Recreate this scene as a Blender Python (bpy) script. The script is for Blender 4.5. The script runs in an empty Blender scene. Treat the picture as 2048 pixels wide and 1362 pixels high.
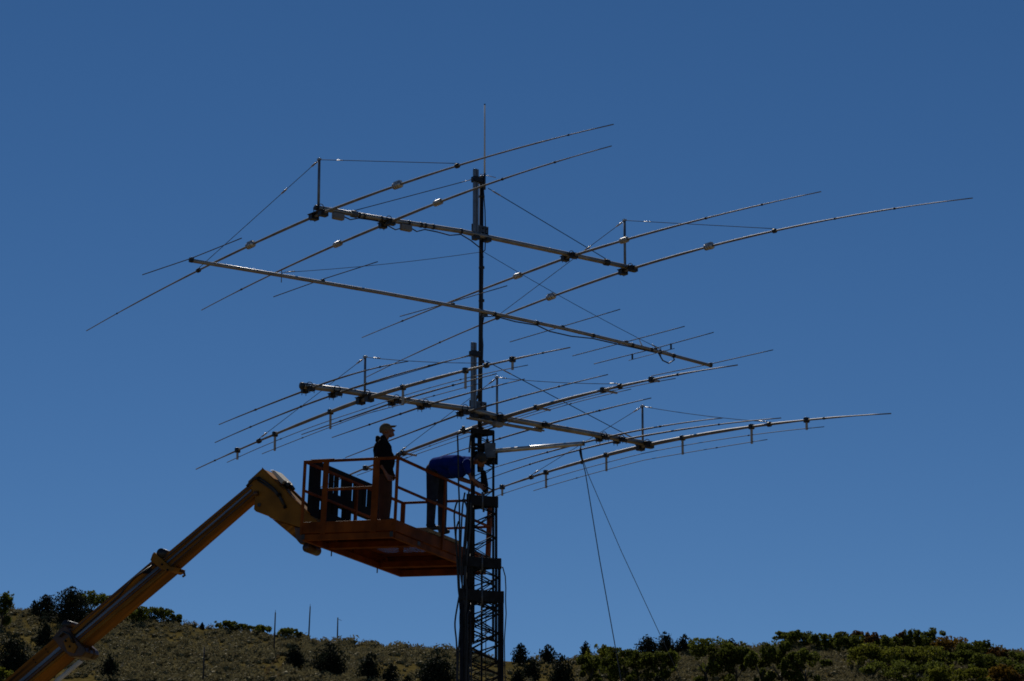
import bpy, bmesh, math, random
import numpy as np
from mathutils import Matrix, Vector

# ------------------------------------------------------------------ camera, sky, sun, exposure
scn = bpy.context.scene
C = scn.collection
cam_d = bpy.data.cameras.new('camera')
cam = bpy.data.objects.new('camera', cam_d)
C.objects.link(cam)
cam.location = (0, 0, 1.7)
cam.rotation_euler = (math.radians(90) + 0.23895282, 0, 0)
cam_d.sensor_width = 36.0
cam_d.lens = 36.0 * 5885.27 / 2048
cam_d.clip_end = 6000
scn.camera = cam
scn.render.resolution_x, scn.render.resolution_y = 1024, 681

SUN_EL, SUN_AZ = math.radians(45), math.radians(-9)      # azimuth measured from +Y (ahead of the camera) towards +X
world = bpy.data.worlds.new('World')
scn.world = world
world.use_nodes = True
wn = world.node_tree
wn.nodes.clear()
sky = wn.nodes.new('ShaderNodeTexSky')
sky.sky_type = 'NISHITA'
sky.sun_disc = False
sky.sun_elevation = SUN_EL
sky.sun_rotation = SUN_AZ
sky.altitude = 2200
sky.air_density = 0.7
sky.dust_density = 0.0
sky.ozone_density = 1.8
bg = wn.nodes.new('ShaderNodeBackground')
bg.inputs['Strength'].default_value = 0.059
wo = wn.nodes.new('ShaderNodeOutputWorld')
hsv = wn.nodes.new('ShaderNodeHueSaturation')            # the camera's saturated blue, the same all round the sky
hsv.inputs['Saturation'].default_value = 1.24
hsv.inputs['Hue'].default_value = 0.501
wn.links.new(sky.outputs[0], hsv.inputs['Color'])
wn.links.new(hsv.outputs[0], bg.inputs['Color'])
wn.links.new(bg.outputs[0], wo.inputs['Surface'])

sun_d = bpy.data.lights.new('sun', 'SUN')
sun_d.energy = 5.0
sun_d.angle = math.radians(0.53)
sun_d.color = (1.0, 0.95, 0.87)
sun = bpy.data.objects.new('sun', sun_d)
C.objects.link(sun)
sdir = Vector((math.sin(SUN_AZ) * math.cos(SUN_EL), math.cos(SUN_AZ) * math.cos(SUN_EL), math.sin(SUN_EL)))
sun.rotation_euler = sdir.to_track_quat('Z', 'Y').to_euler()

scn.view_settings.view_transform = 'Standard'
scn.view_settings.look = 'None'
scn.view_settings.exposure = -0.13
scn.view_settings.gamma = 1
scn.view_settings.use_curve_mapping = False
scn.render.engine = 'CYCLES'
scn.cycles.filter_width = 1.75

rng = random.Random(7)
nr = np.random.default_rng(11)

# ------------------------------------------------------------------ helpers
def tag(o, label=None, cat=None, group=None, kind=None):
    if label: o['label'] = label
    if cat: o['category'] = cat
    if group: o['group'] = group
    if kind: o['kind'] = kind
    return o

def empty(name, loc=(0, 0, 0), rz=0, label=None, cat=None, group=None, matrix=None):
    o = bpy.data.objects.new(name, None)
    o.empty_display_size = 0.2
    C.objects.link(o)
    if matrix is not None: o.matrix_world = matrix
    else:
        o.location = loc
        o.rotation_euler = (0, 0, rz)
    return tag(o, label, cat, group)

def frame(d):
    d = Vector(d).normalized()
    a = Vector((0, 0, 1)) if abs(d.z) < .9 else Vector((1, 0, 0))
    x = a.cross(d).normalized()
    return x, d.cross(x).normalized()

class MB:
    def __init__(s): s.v = []; s.f = []; s.m = []
    def add(s, vs, fs, m=0):
        b = len(s.v)
        s.v += [tuple(p) for p in vs]
        s.f += [tuple(i + b for i in f) for f in fs]
        s.m += [m] * len(fs)
        return s
    def box(s, lo, hi, rot=None, org=None, m=0):
        vs = [Vector((x, y, z)) for z in (lo[2], hi[2]) for y in (lo[1], hi[1]) for x in (lo[0], hi[0])]
        if rot is not None: vs = [rot @ p for p in vs]
        if org is not None: vs = [p + Vector(org) for p in vs]
        return s.add(vs, [(0, 2, 3, 1), (4, 5, 7, 6), (0, 1, 5, 4), (2, 6, 7, 3), (0, 4, 6, 2), (1, 3, 7, 5)], m)
    def bar(s, p, q, w, h=None, up=(0, 0, 1), m=0):
        """rectangular bar from p to q, width w across, height h along up"""
        h = h or w
        p, q = Vector(p), Vector(q)
        d = (q - p).normalized()
        u = Vector(up)
        if abs(d.dot(u)) > .95: u = Vector((0, 1, 0))
        x = d.cross(u).normalized(); u = x.cross(d).normalized()
        vs = [c + x * a * w / 2 + u * b * h / 2 for c in (p, q) for a, b in ((-1, -1), (1, -1), (1, 1), (-1, 1))]
        return s.add(vs, [(0, 1, 2, 3)[::-1], (4, 5, 6, 7), (0, 1, 5, 4), (1, 2, 6, 5), (2, 3, 7, 6), (3, 0, 4, 7)], m)
    def tube(s, pts, r, n=8, cap=True, m=0):
        pts = [Vector(p) for p in pts]
        rs = r if isinstance(r, (list, tuple)) else [r] * len(pts)
        vs = []
        x0 = None
        for i, p in enumerate(pts):
            d = (pts[min(i + 1, len(pts) - 1)] - pts[max(i - 1, 0)]).normalized()
            if x0 is None: x0, _ = frame(d)
            x = (x0 - d * x0.dot(d)).normalized(); y = d.cross(x); x0 = x
            vs += [p + (x * math.cos(2 * math.pi * k / n) + y * math.sin(2 * math.pi * k / n)) * rs[i] for k in range(n)]
        fs = [(i * n + k, i * n + (k + 1) % n, (i + 1) * n + (k + 1) % n, (i + 1) * n + k) for i in range(len(pts) - 1) for k in range(n)]
        if cap: fs += [tuple(range(n))[::-1], tuple(range((len(pts) - 1) * n, len(pts) * n))]
        return s.add(vs, fs, m)
    def capsule(s, p, q, a, b, n=14):
        p, q = Vector(p), Vector(q)
        d = q - p
        L = d.length
        d = d.normalized() if L > 1e-6 else Vector((0, 0, 1))
        pts, rs = [], []
        for k in range(6):
            t = math.pi / 2 * k / 5.5
            pts.append(p - d * a * math.cos(t)); rs.append(max(a * math.sin(t), 1e-4))
        pts.append(p); rs.append(a)
        for k in range(1, 4):
            pts.append(p.lerp(q, k / 4)); rs.append(a + (b - a) * k / 4)
        pts.append(q); rs.append(b)
        for k in range(5, -1, -1):
            t = math.pi / 2 * k / 5.5
            pts.append(q + d * b * math.cos(t)); rs.append(max(b * math.sin(t), 1e-4))
        x, y = frame(d)
        vs = [c + (x * math.cos(2 * math.pi * k / n) + y * math.sin(2 * math.pi * k / n)) * r for c, r in zip(pts, rs) for k in range(n)]
        fs = [(i * n + k, i * n + (k + 1) % n, (i + 1) * n + (k + 1) % n, (i + 1) * n + k) for i in range(len(pts) - 1) for k in range(n)]
        fs += [tuple(range(n))[::-1], tuple(range((len(pts) - 1) * n, len(pts) * n))]
        return s.add(vs, fs)
    def ball(s, c, r, rot=None, n=14, k=10):
        """ellipsoid, r = (rx, ry, rz), optional rotation"""
        c = Vector(c)
        r = (r, r, r) if not isinstance(r, (tuple, list)) else r
        vs = []
        for i in range(1, k):
            t = math.pi * i / k
            for j in range(n):
                a = 2 * math.pi * j / n
                q = Vector((r[0] * math.sin(t) * math.cos(a), r[1] * math.sin(t) * math.sin(a), r[2] * math.cos(t)))
                vs.append(c + (rot @ q if rot is not None else q))
        top = Vector((0, 0, r[2])); bot = Vector((0, 0, -r[2]))
        vs += [c + (rot @ top if rot is not None else top), c + (rot @ bot if rot is not None else bot)]
        fs = [(i * n + j, (i + 1) * n + j, (i + 1) * n + (j + 1) % n, i * n + (j + 1) % n) for i in range(k - 2) for j in range(n)]
        a, b = len(vs) - 2, len(vs) - 1
        fs += [(a, j, (j + 1) % n) for j in range(n)] + [(b, (k - 2) * n + (j + 1) % n, (k - 2) * n + j) for j in range(n)]
        return s.add(vs, fs)
    def prism(s, poly, y0, y1, m=0):
        """polygon in (x, z) extruded from y0 to y1"""
        n = len(poly)
        vs = [(x, y0, z) for x, z in poly] + [(x, y1, z) for x, z in poly]
        fs = [tuple(range(n)), tuple(range(n, 2 * n))[::-1]] + [(i, i + n, (i + 1) % n + n, (i + 1) % n) for i in range(n)]
        return s.add(vs, fs, m)
    def mesh(s, name, mats, smooth=False, fix=True):
        me = bpy.data.meshes.new(name)
        me.from_pydata(s.v, [], s.f)
        for mm in (mats if isinstance(mats, (list, tuple)) else [mats]): me.materials.append(mm)
        if any(s.m): me.polygons.foreach_set('material_index', s.m)
        if fix:
            bm = bmesh.new(); bm.from_mesh(me)
            bmesh.ops.recalc_face_normals(bm, faces=bm.faces[:])
            bm.to_mesh(me); bm.free()
        if smooth: me.shade_smooth()
        me.update()
        return me
    def build(s, name, mats, parent=None, smooth=False, bevel=0, loc=None):
        o = bpy.data.objects.new(name, s.mesh(name, mats, smooth))
        C.objects.link(o)
        if parent is not None: o.parent = parent
        if loc is not None: o.location = loc
        if bevel:
            b = o.modifiers.new('bevel', 'BEVEL'); b.width = bevel; b.segments = 2; b.limit_method = 'ANGLE'
        return o

def put(name, me, parent=None, matrix=None):
    o = bpy.data.objects.new(name, me)
    C.objects.link(o)
    if parent is not None: o.parent = parent
    if matrix is not None: o.matrix_local = matrix
    return o

def mat(name, col, rough=.6, metal=0.0, var=.25, scale=8.0, bump=0.0, hue2=None, island=0.0, spec=.5, streak=False, sheen=0):
    m = bpy.data.materials.new(name)
    m.use_nodes = True
    nt = m.node_tree
    b = nt.nodes['Principled BSDF']
    b.inputs['Roughness'].default_value = rough
    b.inputs['Metallic'].default_value = metal
    b.inputs['Specular IOR Level'].default_value = spec
    tc = nt.nodes.new('ShaderNodeTexCoord')
    no = nt.nodes.new('ShaderNodeTexNoise')
    no.inputs['Scale'].default_value = scale
    no.inputs['Detail'].default_value = 6
    if streak:                                   # grease and wear drawn out along the telescopic boom
        mp = nt.nodes.new('ShaderNodeMapping'); mp.inputs['Rotation'].default_value = (0, math.radians(37), 0)
        mp2 = nt.nodes.new('ShaderNodeMapping'); mp2.inputs['Scale'].default_value = (.35, 3, 9)
        nt.links.new(tc.outputs['Object'], mp.inputs['Vector']); nt.links.new(mp.outputs[0], mp2.inputs['Vector'])
        nt.links.new(mp2.outputs[0], no.inputs['Vector'])
    else:
        nt.links.new(tc.outputs['Object'], no.inputs['Vector'])
    if sheen:
        b.inputs['Sheen Weight'].default_value = sheen; b.inputs['Sheen Roughness'].default_value = .25
        b.inputs['Sheen Tint'].default_value = (.7, .82, 1, 1)
    rp = nt.nodes.new('ShaderNodeValToRGB')
    c2 = hue2 or tuple(c * (1 - var) for c in col)
    c1 = tuple(min(c * (1 + var), 1) for c in col) if not hue2 else col
    rp.color_ramp.elements[0].position = .32; rp.color_ramp.elements[0].color = (*c2, 1)
    rp.color_ramp.elements[1].position = .68; rp.color_ramp.elements[1].color = (*c1, 1)
    nt.links.new(no.outputs['Fac'], rp.inputs['Fac'])
    out = rp.outputs['Color']
    if island:
        ge = nt.nodes.new('ShaderNodeNewGeometry')
        mr = nt.nodes.new('ShaderNodeMapRange')
        mr.inputs['To Min'].default_value = 1 - island; mr.inputs['To Max'].default_value = 1 + island
        nt.links.new(ge.outputs['Random Per Island'], mr.inputs['Value'])
        mx = nt.nodes.new('ShaderNodeVectorMath'); mx.operation = 'SCALE'
        nt.links.new(out, mx.inputs[0]); nt.links.new(mr.outputs[0], mx.inputs['Scale'])
        out = mx.outputs[0]
    nt.links.new(out, b.inputs['Base Color'])
    if bump:
        bp = nt.nodes.new('ShaderNodeBump'); bp.inputs['Strength'].default_value = bump; bp.inputs['Distance'].default_value = .004
        n2 = nt.nodes.new('ShaderNodeTexNoise'); n2.inputs['Scale'].default_value = scale * 6
        nt.links.new(tc.outputs['Object'], n2.inputs['Vector'])
        nt.links.new(n2.outputs['Fac'], bp.inputs['Height']); nt.links.new(bp.outputs[0], b.inputs['Normal'])
    return m

M_alu = mat('weathered_aluminium', (.27, .255, .235), .45, .7, .25, 5)
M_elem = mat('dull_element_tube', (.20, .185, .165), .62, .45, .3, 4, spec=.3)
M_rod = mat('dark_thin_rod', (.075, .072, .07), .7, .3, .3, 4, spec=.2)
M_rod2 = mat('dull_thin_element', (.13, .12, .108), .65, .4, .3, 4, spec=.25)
M_alu_bright = mat('bright_aluminium', (.50, .49, .47), .45, .8, .2, 9)
M_galv = mat('galvanised_steel', (.085, .10, .125), .55, .4, .35, 10, .15)
M_post = mat('galvanised_post', (.15, .18, .22), .5, .4, .2, 10)
M_mast = mat('dark_steel_pipe', (.016, .017, .021), .5, .4, .3, 6)
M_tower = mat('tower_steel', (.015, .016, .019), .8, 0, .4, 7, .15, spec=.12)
M_black = mat('black_plastic', (.012, .012, .013), .5, 0, .3, 12)
M_rubber = mat('black_cable_jacket', (.010, .010, .012), .55, 0, .3, 12)
M_wire = mat('support_cable', (.016, .017, .02), .9, 0, .2, 20, spec=.15)
M_white = mat('white_fibreglass', (.62, .61, .58), .45, 0, .1, 10)
M_insul = mat('pale_insulator', (.34, .32, .29), .5, 0, .15, 14)
M_grey = mat('grey_balun_case', (.20, .185, .17), .5, 0, .15, 10)
M_orange = mat('orange_basket_paint', (.155, .040, .005), .65, 0, .45, 3.0, .1, spec=.1)
M_rust = mat('rusty_floor_steel', (.13, .034, .006), .8, 0, .45, 5, .2, spec=.08)
M_yellow = mat('yellow_boom_paint', (.22, .098, .010), .55, 0, .35, 2.2, .08, spec=.15)
M_boom = mat('worn_boom_paint', (.19, .072, .005), .55, 0, .85, 1.3, .1, spec=.12, streak=True)
M_chrome = mat('polished_rail', (.12, .14, .17), .4, .8, .75, 1.4, streak=True)
M_dark = mat('dark_grille_steel', (.007, .009, .012), .8, 0, .3, 5, spec=.12)
M_dirty = mat('greasy_collar', (.06, .024, .006), .4, .1, .6, 5, .2)
M_pale = mat('pale_paint_plate', (.60, .55, .45), .5, 0, .15, 5)
M_rope = mat('grey_blue_rope', (.05, .06, .075), .8, 0, .2, 20)
M_wood = mat('weathered_board', (.22, .16, .085), .8, 0, .35, 5, .3)
M_skin = mat('skin', (.17, .068, .034), .5, 0, .1, 12)
M_jacket = mat('dark_jacket_cloth', (.008, .008, .011), .9, 0, .3, 7, .4, spec=.05, sheen=.06)
M_brown = mat('brown_trouser_cloth', (.038, .013, .004), .9, 0, .3, 6, .4)
M_jeans = mat('blue_denim', (.026, .032, .048), .9, 0, .35, 6, .4, spec=.08)
M_blue = mat('blue_shirt_cloth', (.006, .023, .18), .95, 0, .2, 5, .4, spec=0, sheen=.28)
M_cap = mat('khaki_cap_cloth', (.13, .11, .075), .95, 0, .25, 14, .3, spec=0, sheen=.2)
M_hair = mat('dark_hair', (.014, .011, .009), .7, 0, .3, 30, .5)
M_boot = mat('dark_boot_leather', (.02, .017, .015), .6, 0, .3, 12)
M_pole = mat('dark_weathered_pole', (.035, .032, .032), .85, 0, .3, 4)
M_bark = mat('tree_bark', (.05, .042, .035), .9, 0, .35, 5, .3)
def leaf(name, col, tr, isl=.45):
    m = mat(name, col, .8, 0, .3, .9, island=isl, spec=.04)
    nt = m.node_tree                              # thin leaves let some of the sun through
    b = nt.nodes['Principled BSDF']; out = nt.nodes['Material Output']
    src = b.inputs['Base Color'].links[0].from_socket
    t = nt.nodes.new('ShaderNodeBsdfTranslucent'); nt.links.new(src, t.inputs['Color'])
    mx = nt.nodes.new('ShaderNodeMixShader'); mx.inputs[0].default_value = tr
    nt.links.new(b.outputs[0], mx.inputs[1]); nt.links.new(t.outputs[0], mx.inputs[2]); nt.links.new(mx.outputs[0], out.inputs['Surface'])
    return m
M_sage = leaf('sagebrush_foliage', (.168, .143, .072), .18, .22)
LEAF = dict(juniper=leaf('juniper_foliage', (.016, .021, .013), .15), oak=leaf('oak_foliage', (.072, .084, .014), .45),
            yellow=leaf('turning_oak_foliage', (.098, .104, .013), .45), orange=leaf('orange_oak_foliage', (.11, .066, .010), .45),
            red=leaf('rust_oak_foliage', (.075, .040, .012), .42))


# ------------------------------------------------------------------ terrain
RIDGE = np.array([(-0.2266, 0.1506), (-0.1923, 0.14922), (-0.17517, 0.14853), (-0.1649, 0.14853), (-0.15632, 0.14767), (-0.14431, 0.14664), (-0.12374, 0.14492), (-0.11346, 0.14372), (-0.10145, 0.14183), (-0.08947, 0.1408), (-0.0792, 0.13942), (-0.06894, 0.1384), (-0.06552, 0.13737), (-0.05869, 0.1372), (-0.04844, 0.13651), (-0.0382, 0.13548), (-0.02796, 0.1348), (-0.02114, 0.13429), (-0.01091, 0.13223), (-0.00358, 0.13121), (0.00613, 0.1307), (0.01295, 0.1307), (0.01976, 0.13155), (0.02658, 0.13241), (0.04364, 0.1336), (0.0641, 0.13429), (0.07776, 0.13514), (0.08629, 0.13548), (0.09485, 0.13703), (0.10681, 0.13771), (0.12387, 0.13771), (0.14093, 0.13737), (0.15451, 0.13566), (0.16467, 0.13377), (0.17452, 0.13292), (0.19188, 0.13223), (0.23438, 0.13053)])
E0 = 0.10102141776423873
def ridge_t(a): return np.interp(a, RIDGE[:, 0], RIDGE[:, 1])
def ground(x, y):
    x = np.asarray(x, float); y = np.asarray(y, float)
    yy = np.maximum(y, 1.0)
    a = np.clip(x / yy, -.26, .26)
    k = np.clip((y - 380) / 180, 0, 1)
    t = E0 + (ridge_t(a) - E0) * k
    zhill = 1.7 + y * t
    z380 = 1.7 + 380 * E0
    zlow = z380 * np.clip((y - 90) / 290, 0, 1) ** 1.35
    z = np.where(y < 380, zlow, zhill)
    zr = 1.7 + 560 * ridge_t(np.clip(x / 560, -.26, .26))
    z = np.where(y > 560, zr - .10 * (y - 560) - .0004 * (y - 560) ** 2 * (y < 900) - (y >= 900) * (46.2 + .1 * (y - 900)), z)
    return z
def gz(x, y): return float(ground(x, y))

xs = np.concatenate([np.linspace(-900, -130, 18), np.linspace(-124, 124, 125), np.linspace(130, 900, 18)])
ys = np.concatenate([np.linspace(-200, 80, 8), np.linspace(90, 440, 36), np.linspace(444, 580, 69), np.linspace(590, 1500, 24)])
X, Y = np.meshgrid(xs, ys)
Zg = ground(X, Y)
nx, ny = len(xs), len(ys)
me = bpy.data.meshes.new('ground')
idx = np.arange(nx * ny).reshape(ny, nx)
quads = np.stack([idx[:-1, :-1], idx[:-1, 1:], idx[1:, 1:], idx[1:, :-1]], -1).reshape(-1, 4)
me.from_pydata(np.stack([X, Y, Zg], -1).reshape(-1, 3).tolist(), [], quads.tolist())
me.shade_smooth()
gm = bpy.data.materials.new('dry_grass_hillside')
gm.use_nodes = True
nt = gm.node_tree
b = nt.nodes['Principled BSDF']
b.inputs['Roughness'].default_value = .95
b.inputs['Specular IOR Level'].default_value = 0
tc = nt.nodes.new('ShaderNodeTexCoord')
def nnoise(scale, detail=5):
    n = nt.nodes.new('ShaderNodeTexNoise'); n.inputs['Scale'].default_value = scale; n.inputs['Detail'].default_value = detail
    nt.links.new(tc.outputs['Object'], n.inputs['Vector']); return n
def ramp(fac, stops):
    r = nt.nodes.new('ShaderNodeValToRGB')
    r.color_ramp.elements[0].position, r.color_ramp.elements[0].color = stops[0][0], (*stops[0][1], 1)
    r.color_ramp.elements[1].position, r.color_ramp.elements[1].color = stops[1][0], (*stops[1][1], 1)
    nt.links.new(fac, r.inputs['Fac']); return r
big = ramp(nnoise(.045).outputs['Fac'], [(.40, (.070, .057, .022)), (.60, (.120, .093, .031))])
fine = ramp(nnoise(1.1, 8).outputs['Fac'], [(.35, (.55, .52, .45)), (.65, (1, 1, 1))])
mx = nt.nodes.new('ShaderNodeMix'); mx.data_type = 'RGBA'; mx.blend_type = 'MULTIPLY'; mx.inputs['Factor'].default_value = 1
sp = nt.nodes.new('ShaderNodeSeparateXYZ'); nt.links.new(tc.outputs['Object'], sp.inputs[0])
mr = nt.nodes.new('ShaderNodeMapRange'); mr.inputs['From Min'].default_value = 150; mr.inputs['From Max'].default_value = 330
nt.links.new(sp.outputs['Y'], mr.inputs['Value'])
bounce_ground = ramp(nnoise(.2).outputs['Fac'], [(.35, (.13, .094, .042)), (.65, (.18, .135, .064))])      # unseen near ground, made paler to bounce warm light up under the platform
fl = nt.nodes.new('ShaderNodeMix'); fl.data_type = 'RGBA'
nt.links.new(mr.outputs[0], fl.inputs['Factor']); nt.links.new(bounce_ground.outputs[0], fl.inputs['A']); nt.links.new(big.outputs[0], fl.inputs['B'])
nt.links.new(fl.outputs['Result'], mx.inputs['A'])
nt.links.new(fine.outputs[0], mx.inputs['B'])
nt.links.new(mx.outputs['Result'], b.inputs['Base Color'])
me.materials.append(gm)
g = bpy.data.objects.new('ground', me); C.objects.link(g); tag(g, kind='structure')

# dirt track: two ruts climbing the slope
TRACK = [(-41.3, 530.0), (-41.0, 521.8), (-41.0, 513.2), (-40.9, 502.2), (-40.2, 488.4), (-39.1, 469.9)]
mt = MB()
for off in (-1.0, 1.0):
    L = []
    P = []
    for i in range(len(TRACK) - 1):
        for k in range(8):
            u = k / 8
            P.append((TRACK[i][0] * (1 - u) + TRACK[i + 1][0] * u, TRACK[i][1] * (1 - u) + TRACK[i + 1][1] * u))
    vs, fs = [], []
    for i, (x, y) in enumerate(P):
        wob = .25 * math.sin(i * .9 + off)
        for d in (-.28, .28):
            xx = x + off + d + wob
            vs.append((xx, y, gz(xx, y) + .16))
        if i: fs.append((2 * i - 2, 2 * i - 1, 2 * i + 1, 2 * i))
    mt.add(vs, fs)
tr = mt.build('dirt_track', mat('pale_dirt', (.045, .033, .016), .95, 0, .35, .8, spec=0))
tag(tr, kind='structure')

# sagebrush cover: nobody could count it
def bush_proto(seed):
    r = random.Random(seed)
    bm = bmesh.new()
    bmesh.ops.create_icosphere(bm, subdivisions=1, radius=1)
    vs = np.array([v.co[:] for v in bm.verts]); fs = np.array([[v.index for v in f.verts] for f in bm.faces])
    bm.free()
    sc = np.array([r.uniform(.65, 1.25) for _ in vs])[:, None]
    vs = vs * sc * [.72, .72, .6]
    vs[:, 2] = np.maximum(vs[:, 2] + .3, -.2)
    return vs, fs
protos = [bush_proto(k) for k in range(9)]
N = 12800
bx = nr.uniform(-118, 118, N); by = nr.uniform(472, 566, N)
def vnoise(x, y, s, seed):
    g = np.random.default_rng(seed).random((64, 64))
    u, v = x / s + 31.3, y / s + 17.7
    i, j = np.floor(u).astype(int), np.floor(v).astype(int)
    a, c = u - i, v - j
    a = a * a * (3 - 2 * a); c = c * c * (3 - 2 * c)
    G = lambda p, q: g[p % 64, q % 64]
    return (G(i, j) * (1 - a) + G(i + 1, j) * a) * (1 - c) + (G(i, j + 1) * (1 - a) + G(i + 1, j + 1) * a) * c
den = .55 * vnoise(bx, by, 14, 3) + .45 * vnoise(bx, by, 5, 5)
# open dry grass: the saddle round the tower and the slope just left of it; elsewhere the shrubs close up
az = bx / by
open_ = np.exp(-((az - .004) / .016) ** 2) * .8 + np.exp(-((az + .036) / .016) ** 2) * (by < 535) * .55
tx = np.interp(by, [t[1] for t in TRACK][::-1], [t[0] for t in TRACK][::-1])
open_ += np.exp(-((bx - tx) / 2.2) ** 2) * (by < 531) * 1.2
keep = nr.random(N) < np.clip(1.25 - .75 * (den < .36) - open_ * 1.25, 0.05, 1)
bx, by, den = bx[keep], by[keep], den[keep]
bs = (.30 + .55 * nr.random(len(bx)) ** 2) * (1 + .4 * (den > .55))
bz = ground(bx, by)
V, F, off = [], [], 0
ang = nr.uniform(0, 6.28, len(bx))
pk = nr.integers(0, len(protos), len(bx))
for k, (pv, pf) in enumerate(protos):
    s = np.where(pk == k)[0]
    c, sn = np.cos(ang[s])[:, None], np.sin(ang[s])[:, None]
    px = (pv[:, 0] * c - pv[:, 1] * sn) * bs[s][:, None] * 1.15 + bx[s][:, None]
    py = (pv[:, 0] * sn + pv[:, 1] * c) * bs[s][:, None] * 1.15 + by[s][:, None]
    pz = pv[:, 2] * bs[s][:, None] + bz[s][:, None]
    V.append(np.stack([px, py, pz], -1).reshape(-1, 3))
    F.append((pf[None] + (np.arange(len(s)) * len(pv))[:, None, None]).reshape(-1, 3) + off)
    off += len(s) * len(pv)
def np_mesh(name, V, F, m, smooth=False):
    me = bpy.data.meshes.new(name)
    n = F.shape[1]
    me.vertices.add(len(V)); me.vertices.foreach_set('co', V.astype(np.float32).ravel())
    me.loops.add(F.size); me.loops.foreach_set('vertex_index', F.astype(np.int32).ravel())
    me.polygons.add(len(F)); me.polygons.foreach_set('loop_start', (np.arange(len(F)) * n).astype(np.int32))
    me.materials.append(m)
    me.update(calc_edges=True); me.validate()
    if smooth: me.shade_smooth()
    return me
# twigs and leaf sprays that break up each bush outline
nb = len(bx); T = 34
u = nr.normal(size=(nb, T, 3)); u[..., 2] = np.abs(u[..., 2]) * .9 + .1
u /= np.linalg.norm(u, axis=-1, keepdims=True)
ctr = np.stack([bx, by, bz + .35 * bs], -1)[:, None] + u * (bs[:, None, None] * nr.uniform(.55, 1.15, (nb, T, 1)))
d1 = nr.normal(size=(nb, T, 3)); d2 = nr.normal(size=(nb, T, 3))
sz = (bs[:, None, None] * .34)
tri = np.stack([ctr + d1 * sz * .6, ctr - d1 * sz * .4 + d2 * sz * .4, ctr + u * sz * 1.1], 2).reshape(-1, 3)
F.append(np.arange(len(tri)).reshape(-1, 3) + off)
V.append(tri)
so = put('sagebrush', np_mesh('sagebrush', np.concatenate(V), np.concatenate(F), M_sage))
tag(so, 'grey green sagebrush covering the hillside', 'sagebrush', kind='stuff')

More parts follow.
